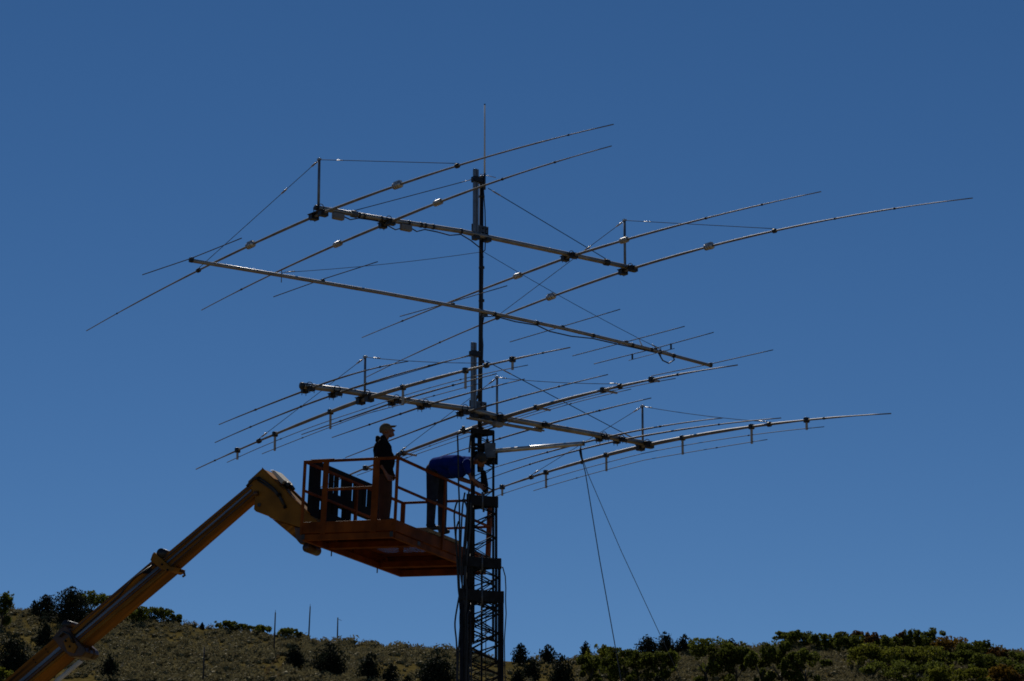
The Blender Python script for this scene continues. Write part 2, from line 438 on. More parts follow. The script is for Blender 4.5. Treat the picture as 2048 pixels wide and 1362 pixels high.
# ------------------------------------------------------------------ trees
TREES = [('juniper', -88.2, 552.1, 4.6, 3.8, 'dark juniper with several spires on the left ridge beside the biggest ridge tree'),
 ('juniper', -82.2, 544.4, 7.6, 7.3, 'biggest dark juniper on the left ridge, with a ragged twin top'),
 ('juniper', -90.5, 553.4, 3.1, 1.7, 'narrow juniper at the left end of the ridge clump'),
 ('juniper', -82.1, 512.6, 5.0, 3.2, 'dark conical juniper below the left ridge, left of the yellow boom'),
 ('juniper', -81.0, 476.3, 6.7, 6.0, 'broad black juniper at the left edge of the picture on the hillside'),
 ('juniper', -65.4, 478.3, 4.0, 3.0, 'small cone shaped juniper alone below the yellow boom'),
 ('juniper', -37.8, 512.1, 4.3, 3.5, 'upright juniper right of the dirt track near the tall poles'),
 ('juniper', -31.4, 504.4, 6.0, 5.5, 'wide round juniper below the right hand pole on the hill'),
 ('juniper', -23.7, 493.4, 5.5, 3.9, 'dark juniper above a smaller one, under the work platform'),
 ('juniper', -20.3, 492.1, 3.9, 2.9, 'small juniper cut by the lower picture edge, under the work platform'),
 ('juniper', -12.6, 493.3, 6.7, 6.1, 'broad dark juniper just left of the lattice tower'),
 ('juniper', -17.4, 488.4, 2.3, 1.8, 'tip of a juniper at the lower edge between two larger junipers'),
 ('juniper', 1.7, 554.9, 4.2, 2.9, 'pointed juniper on the grassy ridge nearest right of the tower'),
 ('juniper', 6.8, 560.0, 3.6, 3.0, 'pointed juniper on the ridge, second right of the tower'),
 ('juniper', 3.5, 521.7, 4.3, 3.6, 'dark juniper on the slope below the two pointed ridge junipers'),
 ('juniper', 0.9, 504.2, 4.0, 2.6, 'small juniper at the lower edge close right of the tower'),
 ('juniper', 8.2, 496.3, 6.7, 4.8, 'tall spired dark juniper at the lower edge left of the yellow green oak'),
 ('juniper', 13.9, 552.1, 4.1, 2.5, 'narrow juniper rising behind the yellow green oak'),
 ('juniper', 25.2, 546.4, 5.1, 4.1, 'left of the three dark junipers at the right hand rope'),
 ('juniper', 29.0, 554.7, 4.8, 3.4, 'middle and tallest of the three dark junipers where the right rope ends'),
 ('juniper', 32.6, 553.5, 4.2, 3.6, 'right of the three dark junipers above the big oak'),
 ('juniper', 41.0, 547.4, 3.7, 2.6, 'dark juniper showing its top behind the big round oak'),
 ('juniper', 22.3, 540.0, 2.5, 1.0, 'tiny juniper on the skyline left of the three dark junipers'),
 ('juniper', 24.3, 489.6, 3.0, 1.8, 'tip of a small juniper at the lower edge below the oaks'),
 ('juniper', -59.1, 558.4, 1.3, 0.7, 'tiny juniper alone on the bare skyline left of the ridge shrubs'),
 ('juniper', -26.7, 560.0, 1.1, 1.1, 'tiny shrub juniper on the skyline right of the third pole'),
 ('oak', -93.1, 533.3, 7.5, 4.8, 'open branched oak at the left picture edge with sky showing through'),
 ('oak', -79.8, 554.7, 5.3, 6.3, 'light green oak leaning out of the left ridge clump behind the boom'),
 ('oak', -71.0, 552.8, 3.3, 4.4, 'dark green oak on the ridge just right of the boom'),
 ('oak', -67.2, 560.0, 2.8, 4.4, 'round yellow green oak alone on the ridge right of the boom'),
 ('oak', -64.3, 560.0, 1.9, 1.9, 'small thin oak beside the round yellow green one'), ('oak', -54.9, 559.8, 1.9, 3.3, 'leftmost low green shrub of the row on the skyline'),
 ('oak', -52.4, 559.9, 1.6, 2.9, 'second low green shrub of the skyline row'), ('oak', -50.3, 559.9, 1.4, 2.5, 'third low green shrub of the skyline row'),
 ('oak', -48.0, 559.1, 1.8, 3.6, 'round green shrub left of the tall thin pole'), ('oak', -42.8, 559.7, 1.9, 3.8, 'round green shrub between the two tall poles'),
 ('oak', -40.6, 560.0, 1.3, 1.4, 'small green shrub left of the tallest pole foot'),
 ('yellow', -80.0, 462.1, 2.8, 3.5, 'yellow shrub in the lower left corner below the dark juniper'),
 ('yellow', 15.7, 524.6, 5.7, 5.2, 'yellow green oak with an airy top where the thick rope ends'),
 ('oak', 18.7, 501.4, 6.2, 5.3, 'green oak between the airy yellow green oak and the three junipers'),
 ('oak', 13.3, 498.4, 5.6, 3.4, 'dark lower oak under the airy yellow green oak'), ('oak', 25.7, 502.5, 5.9, 5.7, 'green oak below the three dark junipers'),
 ('oak', 21.8, 505.5, 5.0, 4.9, 'dark green oak below and left of the three junipers'),
 ('oak', 32.5, 489.4, 8.7, 7.7, 'big round oak with bare trunk, right of the three junipers'),
 ('oak', 37.4, 489.2, 7.7, 4.5, 'upright oak touching the right side of the big round oak'), ('oak', 43.9, 479.8, 8.5, 5.1, 'tall dark oak left of the bare sage patch'),
 ('oak', 41.0, 482.7, 7.7, 4.1, 'dark oak at the lower edge right of the upright oak'),
 ('oak', 47.7, 477.3, 6.8, 4.3, 'black green oak at the lower left corner of the bare sage patch'), ('oak', 51.5, 550.9, 3.5, 4.3, 'first rounded oak of the right ridge thicket'),
 ('oak', 54.1, 546.9, 3.8, 4.5, 'second rounded oak of the right ridge thicket'), ('oak', 57.1, 543.7, 3.4, 4.1, 'low oak of the ridge thicket above the bare sage patch'),
 ('oak', 60.0, 539.8, 3.8, 4.3, 'oak of the ridge thicket above the right end of the sage patch'),
 ('red', 64.1, 541.5, 4.0, 2.2, 'small rust red oak standing up from the right ridge'), ('red', 66.2, 538.2, 4.2, 3.1, 'wider rust red oak standing up from the right ridge'),
 ('oak', 61.8, 536.5, 3.7, 3.7, 'green oak between the sage patch and the rust red tops'), ('oak', 68.5, 535.2, 3.8, 4.0, 'green oak right of the two rust red tops'),
 ('red', 71.0, 537.2, 4.4, 2.0, 'narrow reddish top beside the two tall thin oaks on the ridge'), ('oak', 73.1, 537.5, 5.0, 2.6, 'tall thin oak on the ridge, left of a pair'),
 ('oak', 78.2, 544.5, 4.6, 3.5, 'tall oak with a split top at the highest point of the right ridge'), ('oak', 75.1, 537.8, 3.9, 2.8, 'lower oak between the two tall ridge oaks'),
 ('orange', 80.7, 539.4, 3.8, 4.6, 'orange brown oak right of the split top oak on the ridge'),
 ('oak', 83.1, 534.2, 3.8, 4.2, 'green oak on the falling right ridge below the orange brown one'),
 ('oak', 87.6, 545.8, 3.5, 2.8, 'single oak sticking up on the falling right ridge'), ('red', 89.4, 540.6, 3.0, 2.8, 'rust red oak low on the right ridge near the picture edge'),
 ('oak', 92.7, 537.9, 2.8, 3.7, 'dark oak at the right picture edge on the ridge'), ('yellow', 61.9, 508.0, 4.9, 5.7, 'yellow green oak right of the bare sage patch'),
 ('yellow', 66.3, 505.2, 4.8, 6.2, 'yellow green oak in the middle of the right thicket'), ('yellow', 71.0, 504.1, 5.0, 6.0, 'yellow green oak under the split top ridge oak'),
 ('oak', 76.0, 506.5, 4.7, 4.7, 'dark green oak in the right thicket under the orange brown one'),
 ('oak', 80.5, 504.8, 4.5, 5.2, 'green oak in the right thicket below the single ridge oak'),
 ('oak', 84.9, 504.0, 4.1, 5.2, 'green oak near the right edge below the rust red one'), ('oak', 62.5, 491.5, 3.7, 5.6, 'dark oak low in the thicket right of the sage patch'),
 ('oak', 66.8, 485.4, 4.0, 6.0, 'dark oak low in the thicket at its centre'), ('yellow', 71.1, 479.7, 4.2, 4.3, 'golden yellow oak at the lower edge of the right thicket'),
 ('orange', 81.2, 488.3, 4.4, 4.5, 'bright orange oak at the lower edge near the right corner'), ('red', 84.3, 486.6, 3.5, 3.0, 'rust oak in the lower right corner'),
 ('yellow', 75.8, 483.3, 4.1, 4.3, 'yellow green oak between the golden and the bright orange oak'),
 ('oak', 54.7, 513.1, 1.9, 1.9, 'small green shrub alone in the bare sage patch')]
def cards(ctr, size, r, stretch=1.0):
    n = len(ctr)
    a = r.normal(size=(n, 3)); a /= np.linalg.norm(a, axis=1, keepdims=True)
    b_ = np.cross(a, r.normal(size=(n, 3))); b_ /= np.linalg.norm(b_, axis=1, keepdims=True)
    s = size * r.uniform(.55, 1.25, (n, 1))
    a = a * s; b_ = b_ * s * .75
    a[:, 2] *= stretch
    V = np.stack([ctr - a - b_ * .3, ctr + b_ , ctr + a + b_ * .2, ctr - b_ * .9], 1).reshape(-1, 3)
    return V, np.arange(len(V)).reshape(-1, 4)
def juniper_points(h, w, r, n):
    pe = 1.45 + 1.8 * np.clip((w / h - .55) / .45, 0, 1) * r.uniform(.6, 1.2) + r.uniform(0, .5)
    # a leaning bundle of spires round a full body
    sp = [(0, 0, 1.0, .62)] + [(r.uniform(-.28, .28), r.uniform(-.28, .28), r.uniform(.50, .95), r.uniform(.28, .5)) for _ in range(r.integers(5, 10))]
    P = []
    for (ox, oy, hh, ww) in sp:
        m = int(n * ww / sum(q[3] for q in sp))
        t = r.beta(1.15, 1.25, m)
        prof = np.where(t < .22, .55 + 2.0 * t, 1.0 - ((t - .22) / .78) ** pe)
        rad = np.clip(prof, .03, 1) * ww * w * .78 * np.sqrt(r.uniform(.2, 1.15, m))
        an = r.uniform(0, 6.283, m)
        lump = 1 + .30 * np.sin(an * 3 + t * 17 + ox * 40) * np.sin(t * 31 + an * 2)
        P.append(np.stack([ox * w * .62 * (1 - .25 * t) + np.cos(an) * rad * lump, oy * w * .62 * (1 - .25 * t) + np.sin(an) * rad * lump, .03 * h + t * hh * h * .97], -1))
    return np.concatenate(P)
def oak_points(h, w, r, n, airy):
    nl = int(r.integers(16, 26)) if not airy else 13
    P = []
    lopx = r.uniform(-.18, .18)
    for i in range(nl):
        an = r.uniform(0, 6.283); q = .46 * math.sqrt(r.uniform(0, 1))
        cx, cy = math.cos(an) * q, math.sin(an) * q
        topz = r.uniform(.66, .93) - .55 * max(0, abs(cx - lopx) - .22)
        cz = topz if i < nl * .5 else r.uniform(.18, topz)
        lr = r.uniform(.09, .19)
        m = int(n / nl * (lr / .14) ** 1.6) + 20
        d = r.normal(size=(m, 3)); d /= np.linalg.norm(d, axis=1, keepdims=True)
        d *= r.uniform(.2 if airy else .45, 1.12, (m, 1)) ** .6
        sq = r.uniform(.65, 1.25, 3)
        P.append(np.stack([(cx + d[:, 0] * lr * sq[0]) * w, (cy + d[:, 1] * lr * sq[1]) * w, cz * h + d[:, 2] * lr * sq[2] * .55 * (h + w * .6)], -1))
    for k in range(7 if not airy else 4):            # leading shoots that break the outline
        cx, cy = r.uniform(-.34, .34, 2); z0 = r.uniform(.72, .90); m = 14
        u = r.uniform(0, 1, m)
        P.append(np.stack([(cx + r.normal(0, .025, m)) * w, (cy + r.normal(0, .025, m)) * w, (z0 + .14 * u) * h], -1))
    P = np.concatenate(P)
    P[:, 2] = np.clip(P[:, 2], .03 * h, h * 1.02)
    return P
for ti, (kind, x, y, h, w, lab) in enumerate(TREES):
    r = np.random.default_rng(100 + ti)
    z = gz(x, y)
    conifer = kind == 'juniper'
    t = empty('juniper_tree' if conifer else 'oak_tree', (x, y, z - .1), r.uniform(0, 6.28) if ti != 26 else 0, lab, 'tree',
              'junipers on the hillside' if conifer else 'scrub oaks on the hillside')
    area = max(h, 1.5) * max(w, 1.2)
    if conifer:
        P = juniper_points(h, w * 1.22, r, int(np.clip(area * 110, 500, 5200)))
        Vv, Ff = cards(P, .20, r, 1.3)
    else:
        airy = ti in (26, 38, 59, 58)
        P = oak_points(h, w * (1.2 if x < 60 else 1.4), r, int(np.clip(area * (60 if airy else 95), 500, 6000)), airy)
        Vv, Ff = cards(P, .22, r)
    put('crown', np_mesh('crown', Vv, Ff, LEAF[kind]), t)
    tb = MB()
    hh = h * (.8 if conifer else .55)
    lean = r.uniform(-.05, .05) * h
    tb.tube([(0, 0, -.3), (lean * .3, 0, hh * .35), (lean, 0, hh)], [.05 * h ** .75 + .03, .035 * h ** .75 + .02, .02], 7)
    if not conifer:
        for q in range(5):
            an = q * 1.26 + r.uniform(-.3, .3)
            z0 = hh * r.uniform(.25, .7)
            tb.tube([(lean * z0 / hh, 0, z0), (math.cos(an) * w * .18, math.sin(an) * w * .18, z0 + .18 * h), (math.cos(an) * w * .33, math.sin(an) * w * .33, z0 + .30 * h)], [.03 * h ** .7, .022 * h ** .7, .012], 5)
    tb.build('trunk', M_bark, t, True)

# ------------------------------------------------------------------ distant poles
POLES = [(-42.92, 528.5, 7.89), (-38.9, 560.0, 6.42), (-33.39, 560.0, 4.98), (-50.15, 477.2, 6.03)]
PL = ['thin pole rising from the dirt track, leftmost of three on the skyline', 'tallest thin pole standing on the skyline between two others',
      'shorter pole with a small crossarm, rightmost of three on the skyline', 'low pole standing in the sagebrush left of the skyline poles']
for i, (x, y, h) in enumerate(POLES):
    t = empty('utility_pole', (x, y, gz(x, y) - .2), 0, PL[i], 'pole', 'thin poles on the hill')
    lean = (.018, .035, .008, .012)[i] * h
    MB().tube([(0, 0, -.3), (lean, 0, h + .2)], [.15, .11], 8).build('shaft', M_pole, t, True)
    if i == 2: MB().bar((lean - .05, 0, h - .05), (lean + .75, 0, h - .40), .06).build('crossarm', M_pole, t)
    elif i < 2: MB().tube([(lean, 0, h + .15), (lean * 1.02, 0, h + .7)], [.05, .03], 6).build('pole_pin', M_pole, t)

# ------------------------------------------------------------------ lattice tower
TX, TY = -0.50, 50.0
tower = empty('lattice_tower', (TX, TY, 0), math.radians(-4), 'dark telescoping lattice tower beside the orange work platform', 'tower')
brace_mesh = {}
def tri(w):      # projected width w: two legs on the left, one on the right
    s = w / .866
    return [(-w / 2, -s / 2), (-w / 2, s / 2), (w / 2, 0)]
SECT = [(.355, 12.26, 8.6, .0215, .20), (.455, 11.06, 8.2, .024, .21), (.565, 9.98, 7.2, .027, .24), (.655, 9.41, 0.0, .032, .27)]
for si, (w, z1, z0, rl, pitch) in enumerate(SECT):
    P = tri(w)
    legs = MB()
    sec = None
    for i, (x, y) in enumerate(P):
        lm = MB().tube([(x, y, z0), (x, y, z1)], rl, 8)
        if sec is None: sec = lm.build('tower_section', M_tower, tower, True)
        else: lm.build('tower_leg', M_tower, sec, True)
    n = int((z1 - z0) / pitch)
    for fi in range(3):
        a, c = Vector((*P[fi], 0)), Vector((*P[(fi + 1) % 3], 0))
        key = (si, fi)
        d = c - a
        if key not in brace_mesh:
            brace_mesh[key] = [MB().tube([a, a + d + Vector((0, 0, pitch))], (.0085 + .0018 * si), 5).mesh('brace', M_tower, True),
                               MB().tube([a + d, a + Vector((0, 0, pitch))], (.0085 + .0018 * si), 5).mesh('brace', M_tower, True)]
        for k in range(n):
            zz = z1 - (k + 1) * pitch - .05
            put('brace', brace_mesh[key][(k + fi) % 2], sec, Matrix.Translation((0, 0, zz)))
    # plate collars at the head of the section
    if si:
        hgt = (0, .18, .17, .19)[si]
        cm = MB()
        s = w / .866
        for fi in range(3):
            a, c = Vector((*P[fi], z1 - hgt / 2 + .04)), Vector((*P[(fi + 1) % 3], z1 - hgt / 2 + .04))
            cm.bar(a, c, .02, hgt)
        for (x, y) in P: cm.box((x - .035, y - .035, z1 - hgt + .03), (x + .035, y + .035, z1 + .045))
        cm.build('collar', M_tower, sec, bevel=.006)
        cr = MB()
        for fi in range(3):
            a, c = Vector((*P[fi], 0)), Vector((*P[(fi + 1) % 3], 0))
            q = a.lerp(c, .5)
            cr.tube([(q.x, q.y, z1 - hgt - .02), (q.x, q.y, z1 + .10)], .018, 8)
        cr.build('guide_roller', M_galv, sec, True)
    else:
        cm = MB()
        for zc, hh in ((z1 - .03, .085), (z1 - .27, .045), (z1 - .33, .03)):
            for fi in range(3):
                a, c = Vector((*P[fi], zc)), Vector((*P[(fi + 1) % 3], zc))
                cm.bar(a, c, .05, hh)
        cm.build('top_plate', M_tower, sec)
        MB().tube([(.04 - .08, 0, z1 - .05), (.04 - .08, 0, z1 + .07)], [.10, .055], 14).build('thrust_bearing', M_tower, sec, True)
        MB().tube([(.075, -.05, z1 - .06), (.075, -.05, z1 - .2)], .012, 6).ball((.075, -.05, z1 - .17), .03).build('pulley_hook', M_black, sec, True)
# motor and gear plate
MB().box((.06, .06, 11.68), (.25, .085, 11.95)).build('rotator_plate', M_tower, tower, bevel=.004)
MB().box((-.17, .12, 11.70), (.058, .14, 11.90)).build('rotator_plate', M_tower, tower, bevel=.004)
MB().tube([(-.045, .0, 11.54), (-.045, .0, 11.66)], .055, 16).build('rotator_motor', M_mast, tower, True, bevel=.01)
# inner cable and lift pipe running down the middle
MB().tube([(-.02, .02, 0), (-.02, .02, 9.95)], .018, 8).build('lift_cable', M_tower, tower, True)
MB().tube([(.05, .05, 0), (.05, .05, 9.2)], .008, 6).build('lift_cable', M_wire, tower, True)

# mast
mast = empty('antenna_mast', (-.545, TY, 11.6), 0, 'black steel mast pipe carrying the three antennas above the tower', 'mast')
MB().tube([(-.02, 0, 0), (0, 0, 2.6), (.004, 0, 5.27)], .039, 16).build('mast_pipe', M_mast, mast, True)
MB().tube([(.004, 0, 5.262), (.004, 0, 5.285)], [.042, .03], 14).build('pipe_cap', M_mast, mast, True)
# coaxial cable taped to the mast
cx = empty('coaxial_cable', (0, 0, 0), 0, 'black coaxial cable taped down the right side of the mast', 'cable')
MB().tube([(-0.496, 49.93, 16.861), (-0.504, 49.93, 16.676), (-0.495, 49.93, 16.464), (-0.477, 49.93, 16.235), (-0.467, 49.93, 15.776), (-0.475, 49.93, 15.502), (-0.519, 49.93, 15.457)], .011, 6).build('cable_run', M_rubber, cx, True)
MB().tube([(-0.537, 49.93, 15.457), (-0.518, 49.93, 15.138), (-0.526, 49.93, 14.594), (-0.542, 49.93, 14.142), (-0.515, 49.93, 13.782), (-0.523, 49.93, 13.513), (-0.548, 49.93, 13.156),
 (-0.591, 49.93, 12.888), (-0.626, 49.93, 12.799)], .021, 6).build('cable_run', M_rubber, cx, True)
for z in (16.5, 15.2, 14.6, 13.5): MB().tube([(-.535, 49.995, z - .02), (-.535, 49.995, z + .02)], .052, 12).build('tape_wrap', M_black, cx, True)

# ------------------------------------------------------------------ beam antennas
BEAM = {'low': {'boom': [(-3.704, -0.029), (-2.86, -0.005), (-1.421, -0.009), (-0.265, 0.01), (0.488, -0.053), (1.919, -0.078), (3.732, -0.108)],
         'el': [{'j': [1.658, -2.142], 'k': (-0.08073, -0.02486, -0.00413, -0.03844, -0.02177), 's': -3.584, 't': (2.862, -2.937)},
                {'j': [2.707, 1.072, -0.934, -2.736], 'k': (-0.08621, -0.01589, -0.00763, -0.01475, -0.00915), 's': -3.039, 't': (3.906, -3.903)},
                {'guy': [3.384, -3.487],
                 'j': [4.894, -4.98],
                 'k': (-0.09127, -0.02925, -0.00515, -0.00043, -0.00647),
                 'lines': [{'k': (-0.26263, 2e-05, -0.01001, -0.03185, -0.01207), 'off': 0, 't': (4.469, -4.584)},
                           {'k': (-0.35236, -0.0361, -0.0028, 0.02549, 0.00074), 'off': 0, 't': (3.273, -3.352)}],
                 's': -2.445,
                 'stub': [4.113, 2.85, 1.064, -1.133, -2.912, -4.184],
                 't': (5.565, -5.667)},
                {'j': [1.685, -1.702], 'k': (-0.06309, -0.02437, 0.00057, 0.00306, -0.00493), 's': -1.833, 't': (2.947, -2.921)},
                {'j': [1.674, 0.711, -1.988], 'k': (-0.05295, -0.02073, -0.00109, -0.00027, -0.00728), 's': -1.233, 't': (2.877, -2.876)},
                {'j': [0.857, -2.717], 'k': (-0.06808, -0.04398, -0.00162, -0.0036, -0.00504), 's': -0.402, 't': (3.698, -4.017)},
                {'guy': [3.068, -3.409],
                 'j': [-4.9],
                 'k': (-0.08375, -0.0249, -0.00601, -0.02049, -0.00897),
                 'lines': [{'k': (-0.10699, -0.00269, -0.01044, -0.03532, -0.01183), 'off': 0.14, 't': (4.008, -4.673)},
                           {'k': (-0.09595, -0.0323, -0.00132, -0.03203, -0.0117), 'off': 0.28, 't': (4.854, -3.349)}],
                 's': 0.336,
                 'stub': [4.148, 2.923, 1.048, -1.115, -2.955, -4.231],
                 't': (5.693, -6.367)},
                {'j': [1.28, -1.61], 'k': (-0.07395, -0.01112, -0.00109, -0.00169, -0.00517), 's': 1.319, 't': (3.151, -3.011)},
                {'j': [1.627, -1.619], 'k': (-0.13297, 0.0156, -0.00575, 0.0196, -0.01289), 's': 2.651, 't': (3.334, -3.29)},
                {'j': [2.694, -2.726], 'k': (-0.12487, 0.03157, -0.01238, 0.04101, -0.0087), 's': 3.05, 't': (4.14, -4.327)},
                {'guy': [3.425, -3.379],
                 'j': [-4.759],
                 'k': (-0.15022, 0.01764, -0.00883, 0.02619, -0.00873),
                 'lines': [{'k': (-0.28509, 0.01078, -0.00728, 0.03208, -0.00787), 'off': 0, 't': (4.835, -4.754)},
                           {'k': (-0.41236, 0.00335, -0.0057, 0.04844, -0.00186), 'off': 0, 't': (3.355, -3.319)}],
                 's': 3.627,
                 'stub': [4.354, 2.961, 1.128, -1.057, -2.917, -4.325],
                 't': (5.415, -6.366)}],
         'mast': (-0.574, 50.0, 12.583),
         'origin': (-0.514, 49.92, 12.583),
         'post': [(-2.451, -0.024, 0.632), (0.315, -0.012, 0.656), (3.576, -0.035, 0.567)],
         'yaw': 0.63685},
 'mid': {'boom': [(-6.149, -0.179), (-4.355, -0.123), (-2.302, -0.07), (-0.082, -0.033), (1.802, -0.044), (3.798, -0.099), (5.449, -0.179)],
         'el': [{'k': (-0.16881, 0.01392, 0.0, -0.02318, 0.0), 's': -6.14, 't': (1.449, -1.412)}, {'k': (-0.07397, -0.01591, 0.0, 0.00814, 0.0), 's': -3.514, 't': (1.412, -1.518)},
                {'k': (-0.00282, 0.01856, 0.0, 0.0073, 0.0), 's': -0.721, 't': (1.486, -1.477)}, {'k': (-0.0393, -0.00866, 0.0, -0.00893, 0.0), 's': 1.802, 't': (1.465, -1.538)},
                {'k': (-0.08686, 0.00555, 0.0, 0.0033, 0.0), 's': 3.33, 't': (1.483, -1.554)}, {'k': (-0.0982, 0.00715, 0.0, -0.00633, 0.0), 's': 4.046, 't': (1.691, -1.551)},
                {'k': (-0.17926, 0.03537, 0.0, 0.02077, 0.0), 's': 5.449, 't': (1.625, -1.646)}],
         'mast': (-0.543, 50.0, 14.413),
         'origin': (-0.479, 49.923, 14.413),
         'post': [],
         'yaw': 0.69638},
 'top': {'boom': [(-3.52, -0.129), (-1.983, -0.089), (-0.523, -0.029), (0.069, -0.038), (1.752, -0.053), (3.382, -0.073)],
         'el': [{'guy': [3.925, -4.015], 'j': [6.867, -6.883], 'k': (-0.2427, -0.01316, -0.00509, 0.00508, -0.0066), 's': -3.478, 't': (8.033, -7.964), 'trap': [2.168, -2.35]},
                {'j': [4.735, -4.732, -3.329], 'k': (-0.15778, -0.00896, -0.00599, -0.02307, -0.00799), 's': -2.076, 't': (6.156, -6.171), 'trap': [1.531, -1.513]},
                {'j': [5.267, -5.198, -3.771], 'k': (-0.09795, -0.01315, -0.00229, 0.02019, -0.00519), 's': 1.899, 't': (6.667, -6.631), 'trap': [1.547, -1.563]},
                {'guy': [4.001, -3.995],
                 'j': [5.913, -6.927, -5.508],
                 'k': (-0.12527, 0.0007, -0.00611, 0.01011, -0.00798),
                 's': 3.252,
                 't': (8.541, -8.687),
                 'trap': [2.306, -2.269]}],
         'mast': (-0.547, 50.0, 15.787),
         'origin': (-0.487, 49.92, 15.787),
         'post': [(-3.48, -0.118, 0.727), (3.182, -0.044, 0.801)],
         'yaw': 0.64222}}
def zel(k, t): return k[0] + (k[1] * t + k[2] * t * t if t > 0 else k[3] * t + k[4] * t * t)
def ring(p, d, r, L, m, name, parent, n=12):
    d = Vector(d).normalized(); p = Vector(p)
    return MB().tube([p - d * L / 2, p + d * L / 2], r, n).build(name, m, parent, True)
def make_antenna(key, name, label, rb, r_el, tip, mat_boom):
    A = BEAM[key]
    root = empty(name, A['origin'], A['yaw'], label, 'antenna')
    B = A['boom']
    ss = [q[0] for q in B]; zz = [q[1] for q in B]
    zb = lambda s: float(np.interp(s, ss, zz))
    boom = MB().tube([(s, 0, z) for s, z in B], rb, 16).build('boom', mat_boom, root, True)
    for e in (-1, 1):
        s = ss[0] if e < 0 else ss[-1]
        ring((s, 0, zb(s)), (1, 0, 0), rb * 1.1, .05, M_black, 'end_cap', boom, 16)
    n = len(B)
    for fr in (.28, .5, .72):
        s = ss[0] + (ss[-1] - ss[0]) * fr
        if abs(s) > .5: ring((s, 0, zb(s)), (1, 0, 0), rb * 1.06, .04, mat_boom, 'boom_joint', boom, 16)
    return root, boom, zb
def half_pts(k, t0, t1, s, N=22, off=0):
    return [(s + off, t0 + (t1 - t0) * i / N, zel(k, t0 + (t1 - t0) * i / N)) for i in range(N + 1)]
def make_element(root, e, r0, r1, name='element', m=None):
    k = e['k']
    tmin, tmax = e['t'][1], e['t'][0]
    N = 26
    ts = [tmin + (tmax - tmin) * i / N for i in range(N + 1)]
    L = max(-tmin, tmax)
    rs = []
    for t in ts:
        u = abs(t) / L
        rs.append(r0 + (r1 - r0) * min(1, math.floor(u * 5) / 4 * .85 + u * .15))
    return MB().tube([(e['s'], t, zel(k, t)) for t in ts], rs, 8).build(name, m or M_elem, root, True)
def tube_r(e, t, r0, r1):
    L = max(-e['t'][1], e['t'][0]); u = abs(t) / L
    return r0 + (r1 - r0) * min(1, math.floor(u * 5) / 4 * .85 + u * .15)
def el_dir(e, t):
    return Vector((0, .1, zel(e['k'], t + .05) - zel(e['k'], t - .05)))
def pt(e, t, off=0): return Vector((e['s'] + off, t, zel(e['k'], t)))
def clamp(root, el, e, zbm, rb, r0, big=1.0):
    """dark plates and U bolts that hang an element under the boom"""
    s, z = e['s'], zel(e['k'], 0)
    m = MB()
    m.box((s - .075 * big, -.17 * big, z + r0), (s + .075 * big, .17 * big, z + r0 + .014))
    for t in (-.115 * big, .115 * big):
        m.box((s - .06 * big, t - .045 * big, z - r0 - .03 * big), (s + .06 * big, t + .045 * big, z + r0 + .01))
    m.build('element_clamp', M_black, el, bevel=.006)
    u = MB()
    for t in (-.06 * big, .06 * big):
        pts = [(s + math.cos(a) * (rb + .012), t, zbm + math.sin(a) * (rb + .012)) for a in np.linspace(-.5, math.pi + .5, 9)]
        u.tube([(pts[0][0], t, z - .04)] + pts + [(pts[-1][0], t, z - .04)], .007, 5)
    for q in (-1, 1):
        for w_ in (-.14, .14): u.tube([(s + q * .04, w_ * big, z - .08), (s + q * .04, w_ * big, z - r0 - .01)], .006, 5)
    u.build('clamp_bolt', M_tower, el, True)
def wire(root, p, q, r=.006, turn=None, name='support_wire', sag=.0):
    p, q = Vector(p), Vector(q)
    pts = [p.lerp(q, i / 8) - Vector((0, 0, sag * 4 * (i / 8) * (1 - i / 8))) for i in range(9)]
    w = MB().tube(pts, r, 5).build(name, M_wire, root, True)
    for tn in (turn or []):
        c = p.lerp(q, tn); d = (q - p).normalized()
        mm = MB()
        mm.tube([c - d * .10, c - d * .06], .009, 6).tube([c + d * .06, c + d * .10], .009, 6)
        x, y = frame(d)
        for sgn in (-1, 1): mm.tube([c - d * .075 + x * sgn * .013, c + d * .075 + x * sgn * .013], .006, 5)
        mm.build('turnbuckle', M_alu_bright, w, True)
    return w
def king_post(root, zb, s, z0, z1, r=.024):
    kp = MB().tube([(s, 0, zb(s)), (s, 0, z1)], r, 10).build('king_post', M_post, root, True)
    MB().box((s - .03, -.03, z1 - .01), (s + .03, .03, z1 + .025)).build('post_cap', M_alu_bright, kp, bevel=.006)
    return kp
def mast_mount(root, zlo, zhi, ztop, zpl0, zpl1, ub):
    """square post, bolted plate and bracket that tie a boom to the mast"""
    post = MB()
    post.box((-.225, -.005, zlo), (-.125, .045, zhi))
    po = post.build('boom_post', M_post, root, bevel=.006)
    MB().box((-.185, -.009, zlo), (-.165, -.005, zhi)).build('post_groove', M_galv, po)
    MB().box((-.235, -.035, ztop - .05), (-.06, .085, ztop + .05)).build('post_bracket', M_mast, root, bevel=.006)
    pl = MB().box((-.235, .052, zpl0), (.13, .066, zpl1)).build('mast_plate', M_galv, root, bevel=.003)
    bolts = MB()
    for x in (-.2, -.15, -.1, .0, .09):
        for z in (zpl0 + .05, (zpl0 + zpl1) / 2, zpl1 - .05): bolts.tube([(x, .03, z), (x, .053, z)], .012, 6)
    bolts.build('plate_bolt', M_tower, pl)
    sad = MB()
    for x in (-.19, .06):
        sad.box((x - .05, -.075, -.135), (x + .05, .06, -.06))
    sad.build('boom_saddle', M_black, pl, bevel=.01)

